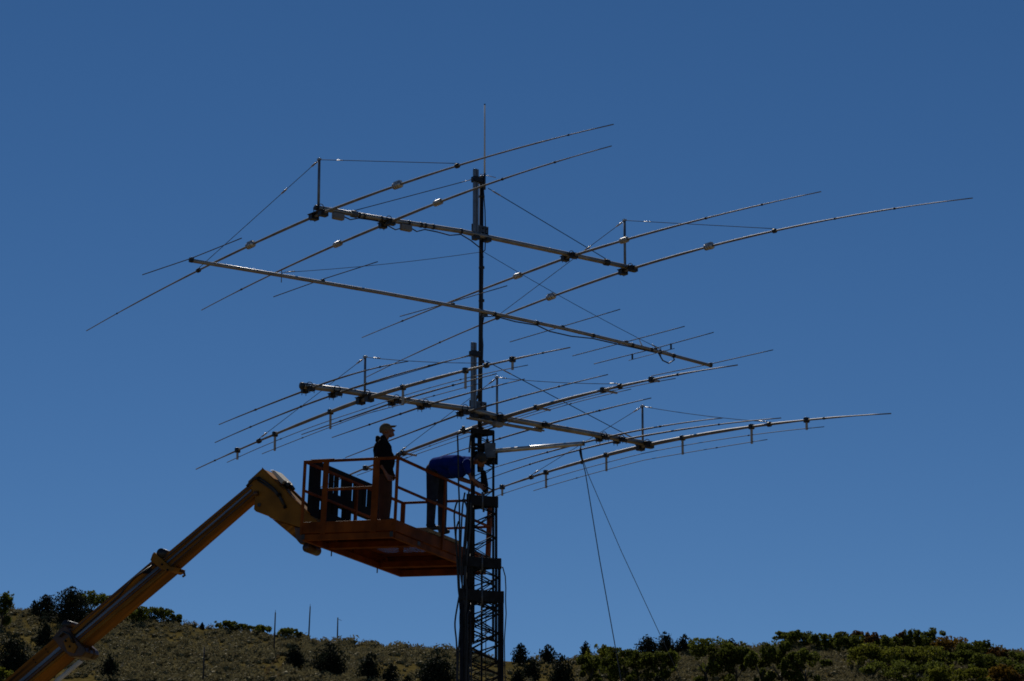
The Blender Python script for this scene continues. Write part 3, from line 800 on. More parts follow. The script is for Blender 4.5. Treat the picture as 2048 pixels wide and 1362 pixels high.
# --- top antenna: four long trapped elements
RB, R0, R1 = .043, .025, .0085
top, boom, zb = make_antenna('top', 'beam_antenna', 'topmost long beam antenna with four trapped elements and two king posts', RB, R0, R1, M_alu)
A = BEAM['top']
for i, e in enumerate(A['el']):
    el = make_element(top, e, R0, R1)
    clamp(top, el, e, zb(e['s']), RB, R0, 1.25 if i in (0, 3) else 1.1)
    for t in e.get('j', []): ring(pt(e, t), el_dir(e, t), tube_r(e, t, R0, R1) + .006, .03, M_tower, 'tube_joint', el)
    for t in e.get('trap', []):
        d = el_dir(e, t).normalized(); c = pt(e, t)
        if i in (0, 3):
            tr_ = MB().tube([c - d * .105, c - d * .09, c + d * .09, c + d * .105], [.03, .056, .056, .03], 14).build('trap_coil', M_alu_bright, el, True)
            for q in (-.06, 0, .06): ring(c + d * q, d, .059, .012, M_galv, 'coil_band', tr_, 14)
            MB().box((c.x - .03, c.y - .08, c.z + .05), (c.x + .03, c.y + .08, c.z + .068)).build('trap_cover', M_alu_bright, tr_)
        else:
            tr_ = MB()
            pts = [c + d * (-.075 + .15 * q / 60) + Vector((math.cos(q * .63) * .045, -math.sin(q * .63) * .045 * d.z, math.sin(q * .63) * .045)) for q in range(61)]
            tr_ = tr_.tube(pts, .008, 5).build('trap_coil', M_alu_bright, el, True)
            for q in (-.08, .08): ring(c + d * q, d, .05, .018, M_insul, 'coil_end', tr_, 14)
    if 'guy' in e:
        j = 0 if i == 0 else 1
        s, _, z1 = A['post'][j]
        for q, t in enumerate(e['guy']):
            ring(pt(e, t), el_dir(e, t), .04, .06, M_black, 'guy_clamp', el)
            wire(top, (s, 0, z1), pt(e, t) + Vector((0, 0, .04)), .006, [.16] if t < 0 else [.04, .28])
for j in range(2): king_post(top, zb, *A['post'][j])
mast_mount(top, -.02, 1.17, .98, -.09, .17, .05)
for s, sg in ((-2.76, -1), (2.75, 1)):
    wire(top, (-.17 if sg < 0 else .08, 0, 1.0 if sg < 0 else .86), (s, 0, zb(s) + .06), .0075, [.09] if sg < 0 else [.07])
    ring((s, 0, zb(s)), (1, 0, 0), RB + .018, .10, M_black if sg > 0 else M_galv, 'wire_anchor', boom, 14)
for s in (-2.66, -2.56, -2.2, -1.63, -1.37, -1.28, -1.11, -.51): ring((s, 0, zb(s)), (1, 0, 0), RB + .006, .045, M_black, 'cable_tie', boom, 14)
for s in (-3.2, -1.80):
    q = MB().box((s - .02, -.09, -.09 - .09 + zb(s) + .02), (s + .20, .0, zb(s) - .045)).build('balun_box', M_grey, boom, bevel=.02)
cab = [(-3.0, -.04, -.20), (-2.85, -.03, -.23), (-2.66, 0, -.165), (-2.4, 0, -.15), (-2.2, 0, -.15), (-1.9, 0, -.24), (-1.63, 0, -.135)]
MB().tube(cab, .011, 6).build('feed_cable', M_rubber, top, True)
cab = [(-1.6, -.04, -.17), (-1.48, -.04, -.21), (-1.28, 0, -.13), (-1.0, 0, -.13), (-.75, 0, -.145), (-.51, 0, -.09), (-.3, 0, -.16), (-.1, 0, -.26), (.0, .03, -.42)]
MB().tube(cab, .011, 6).build('feed_cable', M_rubber, top, True)

# --- middle antenna: seven short rods on the longest boom
RB = .032
mid, boom, zb = make_antenna('mid', 'short_beam_antenna', 'middle beam antenna with seven thin short rods on the longest bare boom', RB, .009, .009, M_alu)
A = BEAM['mid']
for i, e in enumerate(A['el']):
    k = list(e['k'])
    e2 = dict(e, k=(k[0] + .03, k[1], k[2], k[3], k[4]))
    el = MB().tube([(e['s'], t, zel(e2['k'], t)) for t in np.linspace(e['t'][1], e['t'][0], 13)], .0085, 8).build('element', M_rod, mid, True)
    MB().box((e['s'] - .03, -.035, zb(e['s']) + .015), (e['s'] + .03, .035, zb(e['s']) + .05)).build('element_clamp', M_galv, el, bevel=.006)
    if i == 5:
        for t, sg in ((-.43, -1), (.62, 1)):
            z = zel(e2['k'], t)
            MB().box((e['s'] - .012, t - .012, z - .10), (e['s'] + .012, t + .012, z + .008)).build('gamma_strap', M_black, el)
        MB().tube([(e['s'], -.52, zel(e2['k'], -.5) - .1), (e['s'], .72, zel(e2['k'], .6) - .1)], .006, 6).build('gamma_rod', M_rod, el, True)
for s in (.22, 1.2, 2.53, 3.48, 3.95, 4.17, 4.51): ring((s, 0, zb(s)), (1, 0, 0), RB + .008, .05, M_black, 'cable_tie', boom, 14)
MB().tube([(-.02, .05, -.30), (.0, .02, -.12), (.22, 0, -.075), (.7, 0, -.10), (1.2, 0, -.085), (1.5, 0, -.15), (2.0, 0, -.16), (2.53, 0, -.12), (3.0, 0, -.13), (3.48, 0, -.135), (4.1, 0, -.145)], .012, 6).build('feed_cable', M_rubber, mid, True)
MB().tube([(4.1, -.03, -.15), (4.2, -.04, -.28), (4.35, -.04, -.31), (4.5, -.03, -.22), (4.5, .03, -.10), (4.3, .04, -.07), (4.1, .02, -.12)], .013, 6).build('cable_loop', M_rubber, mid, True)
MB().tube([(3.73, 0, zb(3.73) + .02), (3.66, .02, zb(3.66) + .16)], [.012, .006], 6).build('tie_tail', M_white, mid, True)
MB().box((-.06, .03, -.10), (.10, .075, .01)).build('mast_clamp', M_galv, mid, bevel=.005)
for s, zt in ((-4.355, 1.06), (4.19, 1.06)):
    sg = -1 if s < 0 else 1
    wire(mid, (.02 * sg, .04, zt), (s, 0, zb(s) + .05), .005, [.96] if sg < 0 else [.97], sag=.04)
    MB().tube([(s, 0, zb(s) - .12), (s, 0, zb(s) + .10)], .007, 6).build('wire_anchor', M_galv, boom, True)

# --- bottom antenna: eleven elements, three of them with loading rods
RB = .051
low, boom, zb = make_antenna('low', 'multiband_beam_antenna', 'lowest crowded beam antenna of eleven elements just above the tower', RB, .02, .009, M_alu)
A = BEAM['low']
LOADED = {2: 0, 6: 1, 10: 2}
for i, e in enumerate(A['el']):
    r0, r1 = (.036, .010) if i in LOADED else (.0175, .0085)
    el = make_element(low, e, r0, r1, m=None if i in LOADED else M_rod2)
    clamp(low, el, e, zb(e['s']), RB, r0, 1.15 if i in LOADED else .9)
    for t in e.get('j', []): ring(pt(e, t), el_dir(e, t), tube_r(e, t, r0, r1) + .006, .03, M_tower, 'tube_joint', el)
    if i in LOADED:
        side = i == 6
        st = sorted(e['stub'], key=abs)
        for t in e['stub']:
            c = pt(e, t); r_ = tube_r(e, t, r0, r1)
            L = .17 if t in (min(e['stub']), max(e['stub'])) else .30
            mm = MB().box((c.x - .045, c.y - .035, c.z - .045), (c.x + .045, c.y + .035, c.z + .045)).build('spacer_clamp', M_black, el, bevel=.01)
            d = Vector((1, 0, -.03)) if side else Vector((0, 0, -1))
            MB().bar(c + d * .04, c + d * L, .034, .034, (0, 1, 0)).build('spacer', M_insul, mm, bevel=.006)
        for ln in e['lines']:
            k = ln['k']
            pts = [(e['s'] + ln['off'], t, zel(k, t)) for t in np.linspace(ln['t'][1], ln['t'][0], 25)]
            w = MB().tube(pts, .0065, 6).build('loading_rod', M_rod, el, True)
            for q in (.2, .8):
                t = ln['t'][1] + (ln['t'][0] - ln['t'][1]) * q
                ring((e['s'] + ln['off'], t, zel(k, t)), (0, 1, 0), .011, .04, M_tower, 'rod_joint', w)
        j = LOADED[i]
        s, _, z1 = A['post'][j]
        king_post(low, zb, s, 0, z1, .021)
        for t in e['guy']:
            ring(pt(e, t), el_dir(e, t), .044, .06, M_black, 'guy_clamp', el)
            wire(low, (s, 0, z1), pt(e, t) + Vector((0, 0, .04)), .0055, [.1] if t < 0 and j == 0 else [.05, .95], sag=.0 if t > 0 else .03)
mast_mount(low, .05, 1.22, 1.02, -.07, .20, .05)
for s, sg in ((-2.68, -1), (3.335, 1)):
    wire(low, (-.17 if sg < 0 else .08, 0, 1.02 if sg < 0 else .92), (s, 0, zb(s) + .06), .0075, [.22, .93] if sg < 0 else [.14, .97])
MB().tube([(-.3, -.03, -.14), (1.32, -.03, -.17)], .017, 8).tube([(-.3, .05, -.14), (1.32, .05, -.17)], .017, 8).build('phasing_line', M_alu, low, True)
MB().box((.19, -.14, -.245), (.36, -.01, -.155)).build('balun_box', M_grey, boom, bevel=.025)
MB().tube([(.25, -.05, -.24), (.1, -.02, -.30), (-.1, 0, -.33), (-.25, 0, -.45), (-.28, .0, -.75)], .014, 6).build('feed_cable', M_rubber, low, True)

# whip antenna at the mast head
wh = empty('whip_antenna', (-.485, 49.96, 16.72), 0, 'thin white vertical whip antenna at the very top of the mast', 'antenna')
MB().tube([(0, 0, .15), (0, 0, 1.475)], [.0155, .012], 8).build('whip_rod', M_white, wh, True)
MB().tube([(0, 0, -.1), (0, 0, .2)], .021, 10).build('whip_base', M_galv, wh, True)
MB().tube([(0, 0, 1.47), (0, 0, 1.49)], .014, 8).build('tip_cap', M_black, wh, True)
for a in (.15, 2.25, 4.3):
    MB().tube([(0, 0, .17), (math.cos(a) * .2, math.sin(a) * .2, .13)], .006, 6).build('ground_radial', M_alu_bright, wh, True)
MB().box((-.07, -.02, -.02), (.01, .02, .06)).build('whip_bracket', M_galv, wh)

# side arm with its ropes
arm = empty('side_arm', (-.303, 49.85, 11.876), 0, 'silver pipe arm sticking out from the tower top to the right', 'arm')
MB().tube([(-.02, 0, 0), (1.55, 0, .137)], .041, 16).build('arm_pipe', M_alu_bright, arm, True)
ring((1.545, 0, .137), (1, 0, .09), .044, .03, M_galv, 'arm_end', arm, 16)
MB().box((-.17, -.04, -.12), (.02, .02, .14)).build('arm_plate', M_galv, arm, bevel=.004)
MB().tube([(1.48, 0, .03), (1.5, .0, .11)], .012, 6).build('rope_eye', M_galv, arm, True)
def rope(pts, r, label):
    o = MB().tube(pts, r, 6).build('hanging_rope', M_rope, None, True)
    tag(o, label, 'rope', 'ropes hanging from the side arm')
    return o
rope([(1.185, 49.85, 11.94), (1.20, 49.85, 11.78), (1.265, 49.85, 11.5), (1.5, 49.75, 9.95), (1.74, 49.62, 8.5), (2.05, 49.3, 6.5), (2.9, 48.5, 0.0)], .009, 'thicker left rope hanging nearly straight down from the arm end')
rope([(1.195, 49.85, 11.93), (1.215, 49.85, 11.76), (1.30, 49.85, 11.5), (1.88, 50.2, 10.2), (2.53, 50.6, 8.86), (6.8, 53.0, 0.0)], .006, 'thinner right rope slanting away to the right from the arm end')
MB().tube([(1.17, 49.85, 11.9), (1.19, 49.84, 11.80), (1.215, 49.85, 11.72), (1.2, 49.86, 11.65)], .02, 6).build('rope_shackle', M_black, arm, True).matrix_parent_inverse = Matrix.Translation((.303, -49.85, -11.876))

# stand-off arm holding the loose cables
so_ = empty('cable_standoff', (-.70, 49.80, 12.27), 0, 'short dark bracket with a silver fitting at the upper left of the tower', 'bracket')
MB().tube([(.02, 0, 0), (-.13, -.02, -.055), (-.25, -.05, -.12)], [.026, .024, .018], 8).build('bracket_arm', M_black, so_, True)
MB().box((-.17, -.05, -.07), (-.11, .01, .03)).build('bracket_clamp', M_black, so_, bevel=.01)
MB().tube([(-.245, -.05, -.10), (-.19, -.06, -.055)], .014, 8).build('bracket_fitting', M_alu_bright, so_, True)

CABLES = {'a': [(-0.94, 49.68, 12.117), (-0.93, 49.68, 11.862), (-0.919, 49.68, 11.336), (-0.905, 49.68, 10.987), (-0.899, 49.68, 10.639), (-0.897, 49.68, 10.119), (-0.903, 49.68, 9.688),
       (-0.894, 49.68, 9.388), (-0.918, 49.68, 9.216), (-0.96, 49.68, 8.959), (-0.967, 49.68, 8.789), (-0.941, 49.68, 8.533), (-0.931, 49.68, 8.151), (-0.937, 49.68, 7.559)],
 'b': [(-0.832, 49.68, 10.961), (-0.883, 49.68, 10.978), (-0.943, 49.68, 10.943), (-0.981, 49.68, 10.813), (-0.989, 49.68, 10.683), (-0.975, 49.68, 10.466),
       (-0.953, 49.68, 10.206), (-0.929, 49.68, 9.774), (-0.911, 49.68, 9.43), (-0.876, 49.68, 9.173), (-0.883, 49.68, 8.917), (-0.865, 49.68, 8.661), (-0.822, 49.68, 8.558),
       (-0.789, 49.68, 8.618), (-0.772, 49.68, 8.831), (-0.799, 49.68, 9.13), (-0.826, 49.68, 9.43)],
 'c': [(-0.9, 49.68, 10.978), (-0.815, 49.68, 10.961), (-0.771, 49.68, 10.83), (-0.788, 49.68, 10.639), (-0.82, 49.68, 10.206), (-0.844, 49.68, 9.861), (-0.851, 49.68, 9.43),
       (-0.867, 49.68, 9.088), (-0.848, 49.68, 8.746), (-0.872, 49.68, 8.32), (-0.877, 49.68, 7.559)],
 'd': [(-0.738, 49.68, 11.161), (-0.754, 49.68, 10.9), (-0.77, 49.68, 10.466), (-0.794, 49.68, 10.119), (-0.81, 49.68, 9.688), (-0.783, 49.68, 9.388), (-0.816, 49.68, 9.002),
       (-0.831, 49.68, 8.49), (-0.844, 49.68, 7.559)],
 'e': [(-0.712, 49.68, 10.987), (-0.719, 49.68, 10.466), (-0.768, 49.68, 10.033), (-0.793, 49.68, 9.688), (-0.775, 49.68, 9.43), (-0.79, 49.68, 9.002), (-0.796, 49.68, 8.405),
       (-0.785, 49.68, 7.559)]}
CL = dict(a='straight black cable hanging left of the blue shirt from the standoff bracket', b='black cable making a wide left hand loop beside the tower',
          c='black cable arching over near the platform rail then falling', d='black cable close to the left tower leg above the floor', e='innermost black cable lying against the left tower legs')
CABLES['f'] = [(x + .045 + .02 * math.sin(i * 1.3), y + .05, z + .02) for i, (x, y, z) in enumerate(CABLES['c'])]
CABLES['g'] = [(x - .07 - .03 * math.sin(i * .9), y - .03, z - .05) for i, (x, y, z) in enumerate(CABLES['d'])]
CABLES['h'] = [(x + .03, y + .02, z - .32) for x, y, z in CABLES['b']][2:14]
CL.update(f='black cable running just inside the arching cable by the platform rail', g='black cable hanging between the arching cable and the left tower leg',
          h='smaller lower black cable loop inside the wide left hand loop')
for k, P in CABLES.items():
    V_ = [Vector(p) for p in P]
    pts = []
    for i in range(len(V_) - 1):
        p0, p1, p2, p3 = V_[max(i - 1, 0)], V_[i], V_[i + 1], V_[min(i + 2, len(V_) - 1)]
        for q in range(5):
            t = q / 5
            pts.append(.5 * ((2 * p1) + (p2 - p0) * t + (2 * p0 - 5 * p1 + 4 * p2 - p3) * t * t + (3 * p1 - p0 - 3 * p2 + p3) * t ** 3))
    pts.append(V_[-1])
    if k not in 'bh': pts += [pts[-1] + Vector((.02, 0, -2.5)), pts[-1] + Vector((.05, 0, -7.4))]
    o = MB().tube(pts, .0165 if k != 'e' else .022, 6).build('hanging_cable', M_rubber, None, True)
    tag(o, CL[k], 'cable', 'loose cables beside the tower')
mb = MB()
for q in range(7):
    x0, y0 = -.83 + .022 * q, 49.66 + .03 * (q % 3)
    mb.tube([(x0 + .08, y0 + .1, 9.55 - .1 * q), (x0 + .03 * math.sin(q), y0, 9.0), (x0 + .02 * math.sin(q * 2.1), y0, 8.3), (x0 + .03 * math.sin(q * 1.3), y0, 7.4), (x0, y0, 0)], .014 + .003 * (q % 2), 6)
o = mb.build('cable_bundle', M_rubber, None, True)
tag(o, 'thick bundle of black cables tied along the left legs of the lowest tower section', 'cable bundle')
o = MB().tube([(-.22, 49.96, 9.84), (-.17, 49.95, 9.87)] + [(-.5 + .34 + q[0], 49.9, q[1]) for q in ((0.0, 9.86), (.045, 9.7), (.055, 9.5), (.05, 9.3), (.06, 9.05), (.03, 8.6), (.04, 8.0), (.09, 7.3), (.1, 0))], .010, 6).build('hanging_cable', M_rubber, None, True)
tag(o, 'thin black cable bowing out along the right side of the tower', 'cable', 'loose cables beside the tower')

# ------------------------------------------------------------------ work platform
PM = Matrix(((.91992, .39031, .03753, -1.9857), (-.39043, .92062, -.00428, 49.0), (-.03622, -.01072, .99929, 10.2193), (0, 0, 0, 1)))
W, L, H = 1.776, 3.958, 1.392
GA, GB = 2.30, 2.98
plat = empty('work_platform', label='orange railed work platform held up beside the tower by the yellow boom', cat='work platform', matrix=PM)
def pb(name, lo, hi, m=M_orange, bev=.006, parent=plat): return MB().box(lo, hi).build(name, m, parent, bevel=bev)
# perimeter frame
pb('toe_board', (-W, -.012, .118), (0, 0.0, .315))
pb('toe_board', (-.012, .0, .118), (0, L, .315))
pb('toe_board', (-W, .0, .118), (-W + .012, L, .315))
pb('toe_board', (-W + .012, L - .012, .118), (-.012, L, .315))
pb('frame_beam', (-W + .03, .0, 0), (-.03, .06, .105))
pb('frame_beam', (-.075, .06, 0), (-.015, L - .06, .105))
pb('frame_beam', (-W + .015, .06, 0), (-W + .075, L - .06, .105))
pb('frame_beam', (-W + .03, L - .07, -.005), (-.03, L, .112))
for i, y in enumerate((.55, 1.25, 3.30)):
    pb('cross_beam', (-W + .075, y, .13), (-.075, y + .07, .255), M_rust)
for y in (.93, 3.0):
    pk = pb('fork_pocket', (-W + .075, y, .02), (-.075, y + .16, .125), M_rust)
    pb('pocket_shade_inset', (-.0745, y + .025, .035), (-.011, y + .135, .105), M_black, 0, pk)  # solid black inset, painted shade for the hollow of the pocket
for x in (-W + .02, -.085): 
    pb('pocket_shade_inset', (x, -.009, .015), (x + .06, -.001, .105), M_black, 0)  # black boxes drawn as the shaded openings in the end face
for a, c in ((.014, GA), (GB, L - .014)): pb('floor_plate', (-W + .014, a, .262), (-.014, c, .272), M_rust, 0)
for a, c in ((-W + .014, -1.57), (-.63, -.014)): pb('floor_plate', (a, GA, .262), (c, GB, .272), M_rust, 0)
gr = MB()
n_bar = 64
for i in range(n_bar):
    x = -1.56 + .96 * i / (n_bar - 1) * .96
    gr.box((x - .0042, GA, .2690), (x + .0042, GB, .271))
for y in np.arange(GA + .05, GB, .12): gr.box((-1.57, y - .006, .2655), (-.63, y + .006, .268))
go = gr.build('floor_grating', M_rust, plat); go['kind'] = 'stuff'
# rails
R_ = .045
def rail(name, p, q, w=R_, h=R_, m=M_orange): return MB().bar(p, q, w, h).build(name, m, plat, bevel=.006)
zt = H - .022
o_ = .022
rail('top_rail', (-W - .01, o_ - .022, zt), (.03, o_ - .022, zt))
rail('top_rail', (.008, .03, zt), (.008, L, zt))
rail('top_rail', (-W + .02, .03, zt), (-W + .02, L, zt))
rail('top_rail', (-W, L - .01, zt), (.03, L - .01, zt))
zm = .868
rail('mid_rail', (-1.30, 0, zm), (-.40, 0, zm + .01), .03, .045)
rail('mid_rail', (.008, .03, zm), (.008, L, zm), .03, .045)
rail('mid_rail', (-W + .02, .03, zm), (-W + .02, L, zm), .03, .045)
rail('mid_rail', (-W, L - .01, zm), (0, L - .01, zm), .03, .045)
def post(x, y, w=.045, d=.045, m=M_orange, z1=H - .04): return MB().box((x - w / 2, y - d / 2, .1), (x + w / 2, y + d / 2, z1)).build('rail_post', m, plat, bevel=.005)
post(-W + .012, 0); post(0.0, -.002); post(.0, L - .01, .05, .14); post(-W + .03, L - .01, .08, .05)
post(-1.355, 0.0, .095, .04); post(-.40, 0.0, .115, .04)
post(.012, 1.93, .03, .06); post(-W + .02, 2.02, .05, .06); post(.0, L * .985, .05, .05)
MB().box((-1.62, -.03, zt + .0), (-1.2, .03, zt + .034)).build('gate_latch_bar', M_orange, plat, bevel=.006)
for y in (1.1, 2.95):
    MB().tube([(-W + .05, y, -.09), (-W + .05, y, .03)], .011, 6).build('hanging_pin', M_black, plat, True)

st = MB().box((-.40, 1.30, .335), (-.015, 2.75, .400)).build('wooden_step', M_wood, None, bevel=.006)
st.matrix_world = PM
tag(st, 'weathered board under the boots of the man in the blue shirt', 'board')
for y in (1.4, 2.6): MB().box((-.38, y - .05, .272), (-.03, y + .05, .335)).build('step_batten', M_wood, st)

# ------------------------------------------------------------------ telehandler boom
bo = empty('telehandler_boom', label='long worn yellow telescopic boom rising from the lower left to the platform', cat='boom', matrix=PM)
def bp(name, poly, y0, y1, m=M_boom, bev=.01, parent=bo): return MB().prism(poly, y0, y1).build(name, m, parent, bevel=bev)
PI_ = [(-4.95, -.222), (-3.05, 1.205), (-2.954, .958), (-4.754, -.469)]
PM_ = [(-6.80, -1.560), (-4.90, -.115), (-4.512, -.302), (-6.472, -1.787)]
PB_ = [(-16.2, -8.68), (-6.60, -1.331), (-6.34, -1.635), (-15.89, -8.94)]
inner = bp('inner_section', PI_, .56, .80)
middle = bp('middle_section', PM_, .52, .84)
base = bp('base_section', PB_, .48, .88)
def strip(parent, P, u0, u1, v, w, y, m, name):
    """raised line along the side of a boom section; v runs from its top edge (0) to its bottom edge (1)"""
    a, b_, c, d = [Vector((p[0], y, p[1])) for p in P]
    f = lambda u: a.lerp(b_, u).lerp(d.lerp(c, u), v)
    return MB().bar(f(u0), f(u1), .02, w, (0, 0, 1)).build(name, m, parent)
strip(inner, PI_, .02, .96, .48, .034, .553, M_chrome, 'guide_rail')
strip(inner, PI_, .02, .98, .20, .022, .554, M_dirty, 'side_rib')
strip(inner, PI_, .02, .98, .30, .012, .554, M_yellow, 'side_rib')
strip(inner, PI_, .02, .98, .80, .016, .554, M_dirty, 'side_rib')
strip(middle, PM_, .02, .97, .50, .046, .513, M_chrome, 'guide_rail')
strip(middle, PM_, .02, .97, .66, .030, .514, M_dirty, 'side_rib')
strip(middle, PM_, .02, .97, .88, .028, .514, M_yellow, 'side_rib')
strip(middle, PM_, .02, .97, .12, .016, .514, M_dirty, 'side_rib')
strip(base, PB_, .5, .985, .58, .060, .472, M_chrome, 'guide_rail')
strip(base, PB_, .5, .985, .74, .040, .474, M_dirty, 'side_rib')
strip(base, PB_, .5, .985, .90, .03, .474, M_yellow, 'side_rib')
MB().tube([(-4.9, .50, -.24), (-5.3, .50, -.47), (-5.6, .50, -.80), (-6.45, .50, -1.49)], .016, 6).build('boom_hose', M_black, middle, True)
MB().tube([(-10.55, .60, -5.12), (-6.32, .60, -1.91)], .045, 14).build('lift_pipe', M_pale, bo, True)
MB().box((-5.13, .508, -.40), (-4.98, .519, -.30), Matrix.Rotation(0, 3, 'Y')).build('wear_pad', M_dark, middle, bevel=.006)
for P_, y_, par in ((PM_, .512, middle), (PB_, .470, base)):
    bt_ = MB()
    a_, b2, c_, d_ = [Vector((q[0], y_, q[1])) for q in P_]
    for u in (.93, .955, .98) if P_ is PB_ else (.04, .90, .94):
        for v in (.16, .34, .82):
            q = a_.lerp(b2, u).lerp(d_.lerp(c_, u), v)
            bt_.tube([q, q + Vector((0, .01, 0))], .013, 8)
    bt_.build('side_bolt', M_dark, par)
c1 = bp('section_collar', [(-4.99, -.165), (-4.955, -.06), (-4.925, -.018), (-4.57, -.30), (-4.47, -.30), (-4.50, -.36), (-4.57, -.385), (-4.75, -.335)], .49, .87, M_yellow)
MB().tube([(-4.79, .5, -.04), (-4.79, .95, -.04)], .085, 14).build('collar_roller', M_black, c1, True)
MB().tube([(-4.48, .70, -.34), (-4.41, .70, -.36), (-4.39, .70, -.42), (-4.43, .70, -.44)], .022, 8).build('collar_hook', M_dirty, c1, True)
for x, z in ((-4.74, -.25), (-4.62, -.35)): MB().tube([(x, .475, z), (x, .492, z)], .02, 10).build('collar_bolt', M_dark, c1)
c2 = bp('section_collar', [(-6.87, -1.52), (-6.72, -1.35), (-6.60, -1.29), (-6.40, -1.52), (-6.17, -1.70), (-6.14, -1.78), (-6.22, -1.86), (-6.47, -1.86), (-6.66, -1.72)], .45, .92, M_dirty, .02)
bp('collar_plate', [(-6.62, -1.58), (-6.50, -1.50), (-6.32, -1.68), (-6.38, -1.80), (-6.52, -1.76)], .43, .45, M_yellow, .004, c2)
MB().tube([(-6.62, .47, -1.27), (-6.62, .95, -1.27)], .075, 14).build('collar_roller', M_black, c2, True)
MB().tube([(-6.70, .42, -1.50), (-6.60, .40, -1.42), (-6.48, .40, -1.47), (-6.42, .42, -1.60)], .022, 8).build('collar_hose', M_black, c2, True)
MB().tube([(-6.18, .65, -1.68), (-6.10, .65, -1.72), (-6.08, .65, -1.80), (-6.14, .65, -1.87)], .025, 8).build('collar_hook', M_dirty, c2, True)
for x, z in ((-6.56, -1.58), (-6.47, -1.68), (-6.40, -1.60)): MB().tube([(x, .42, z), (x, .432, z)], .022, 10).build('collar_bolt', M_dark, c2)
# gooseneck head
head = bp('boom_head', [(-2.895, 1.413), (-3.158, 1.196), (-3.16, 1.15), (-3.06, 1.03), (-3.0, .90), (-3.01, .763), (-3.015, .69), (-2.97, .645), (-2.90, .63), (-2.763, .586), (-2.669, .518), (-2.112, .343), (-1.95, .30), (-1.80, .345), (-1.699, .40), (-1.911, .556)], .55, 1.0, M_yellow, .012)
bp('head_flange', [(-2.67, .515), (-2.13, .34), (-2.05, .20), (-2.127, .107)], .60, .95, M_boom, .01, head)
bp('pivot_block', [(-2.20, .35), (-1.95, .32), (-1.92, .06), (-2.06, .04), (-2.14, .12)], .54, 1.0, M_dirty, .02, head)
MB().tube([(-2.907, .535, .759), (-2.907, .552, .759)], .034, 14).build('hole_shade_disc', M_black, head)  # black disc on the surface, painted as the shade inside a hole
MB().tube([(-3.0, .53, .96), (-2.93, .53, .965)], .045, 10).build('boom_pin', M_dirty, head, True)
bp('head_top_rim', [(-2.895, 1.430), (-1.90, .573), (-1.905, .553), (-2.895, 1.410)], .545, .565, M_boom, .003, head)
bp('head_top_rim', [(-2.80, 1.37), (-1.78, .49), (-1.79, .45), (-2.80, 1.32)], .96, 1.005, M_boom, .003, head)
bp('head_top_plate', [(-2.79, 1.395), (-2.72, 1.395), (-2.50, 1.20), (-2.56, 1.145)], .66, .98, M_pale, .008, head)
hm = MB()
hm.tube([(-3.17, .54, 1.10), (-3.05, .53, 1.22), (-2.93, .52, 1.235), (-2.80, .515, 1.16), (-2.62, .51, 1.03), (-2.51, .51, .92), (-2.44, .515, .81), (-2.39, .53, .715)], .022, 8)
hm.tube([(-2.95, .53, 1.20), (-2.78, .52, 1.10), (-2.60, .515, .98), (-2.50, .515, .87), (-2.42, .53, .74)], .018, 8)
hm.build('hydraulic_hose', M_black, head, True)
MB().ball((-2.93, .52, 1.22), .04).ball((-2.505, .51, .915), .04).ball((-2.39, .53, .70), .03).build('hose_fitting', M_dark, head, True)
MB().tube([(-2.50, .75, 1.17), (-2.45, .75, 1.10)], .05, 10).tube([(-2.47, .85, 1.16), (-2.40, .85, 1.07)], .03, 8).build('head_valve', M_black, head, True)
# load carriage behind the platform
car = MB().box((-1.98, .57, .36), (-1.87, .84, 1.52)).build('carriage_upright', M_dark, bo, bevel=.01)
MB().box((-1.98, 2.98, .36), (-1.87, 3.22, 1.52)).build('carriage_upright', M_dark, bo, bevel=.01)
MB().box((-1.96, .57, 1.45), (-1.88, 3.22, 1.535)).build('carriage_bar', M_dark, bo, bevel=.008)
MB().box((-2.0, .84, .89), (-1.86, 2.98, 1.075)).build('carriage_bar', M_dark, bo, bevel=.01)
MB().box((-2.0, .84, .52), (-1.86, 2.98, .70)).build('carriage_bar', M_dark, bo, bevel=.01)
for a, c in ((1.06, 1.16), (1.25, 1.40), (1.46, 1.60), (1.73, 2.14), (2.22, 2.30), (2.41, 2.55), (2.60, 2.73), (2.80, 2.86)):
    MB().box((-1.935, a, 1.075), (-1.905, c, 1.45)).build('carriage_slat', M_dark, bo, bevel=.004)
for y in (1.08, 1.38, 1.9):
    MB().prism([(-1.98, .70), (-1.98, .89), (-1.88, .89), (-1.88, .70)], y, y + .2).build('carriage_leg', M_dark, bo)
MB().box((-2.0, .55, .06), (-1.86, 1.15, .36)).build('carriage_foot', M_dirty, bo, bevel=.03)
MB().tube([(-1.93, .55, -.02), (-1.93, .95, -.02)], .085, 14).build('carriage_pivot', M_dirty, bo, True)

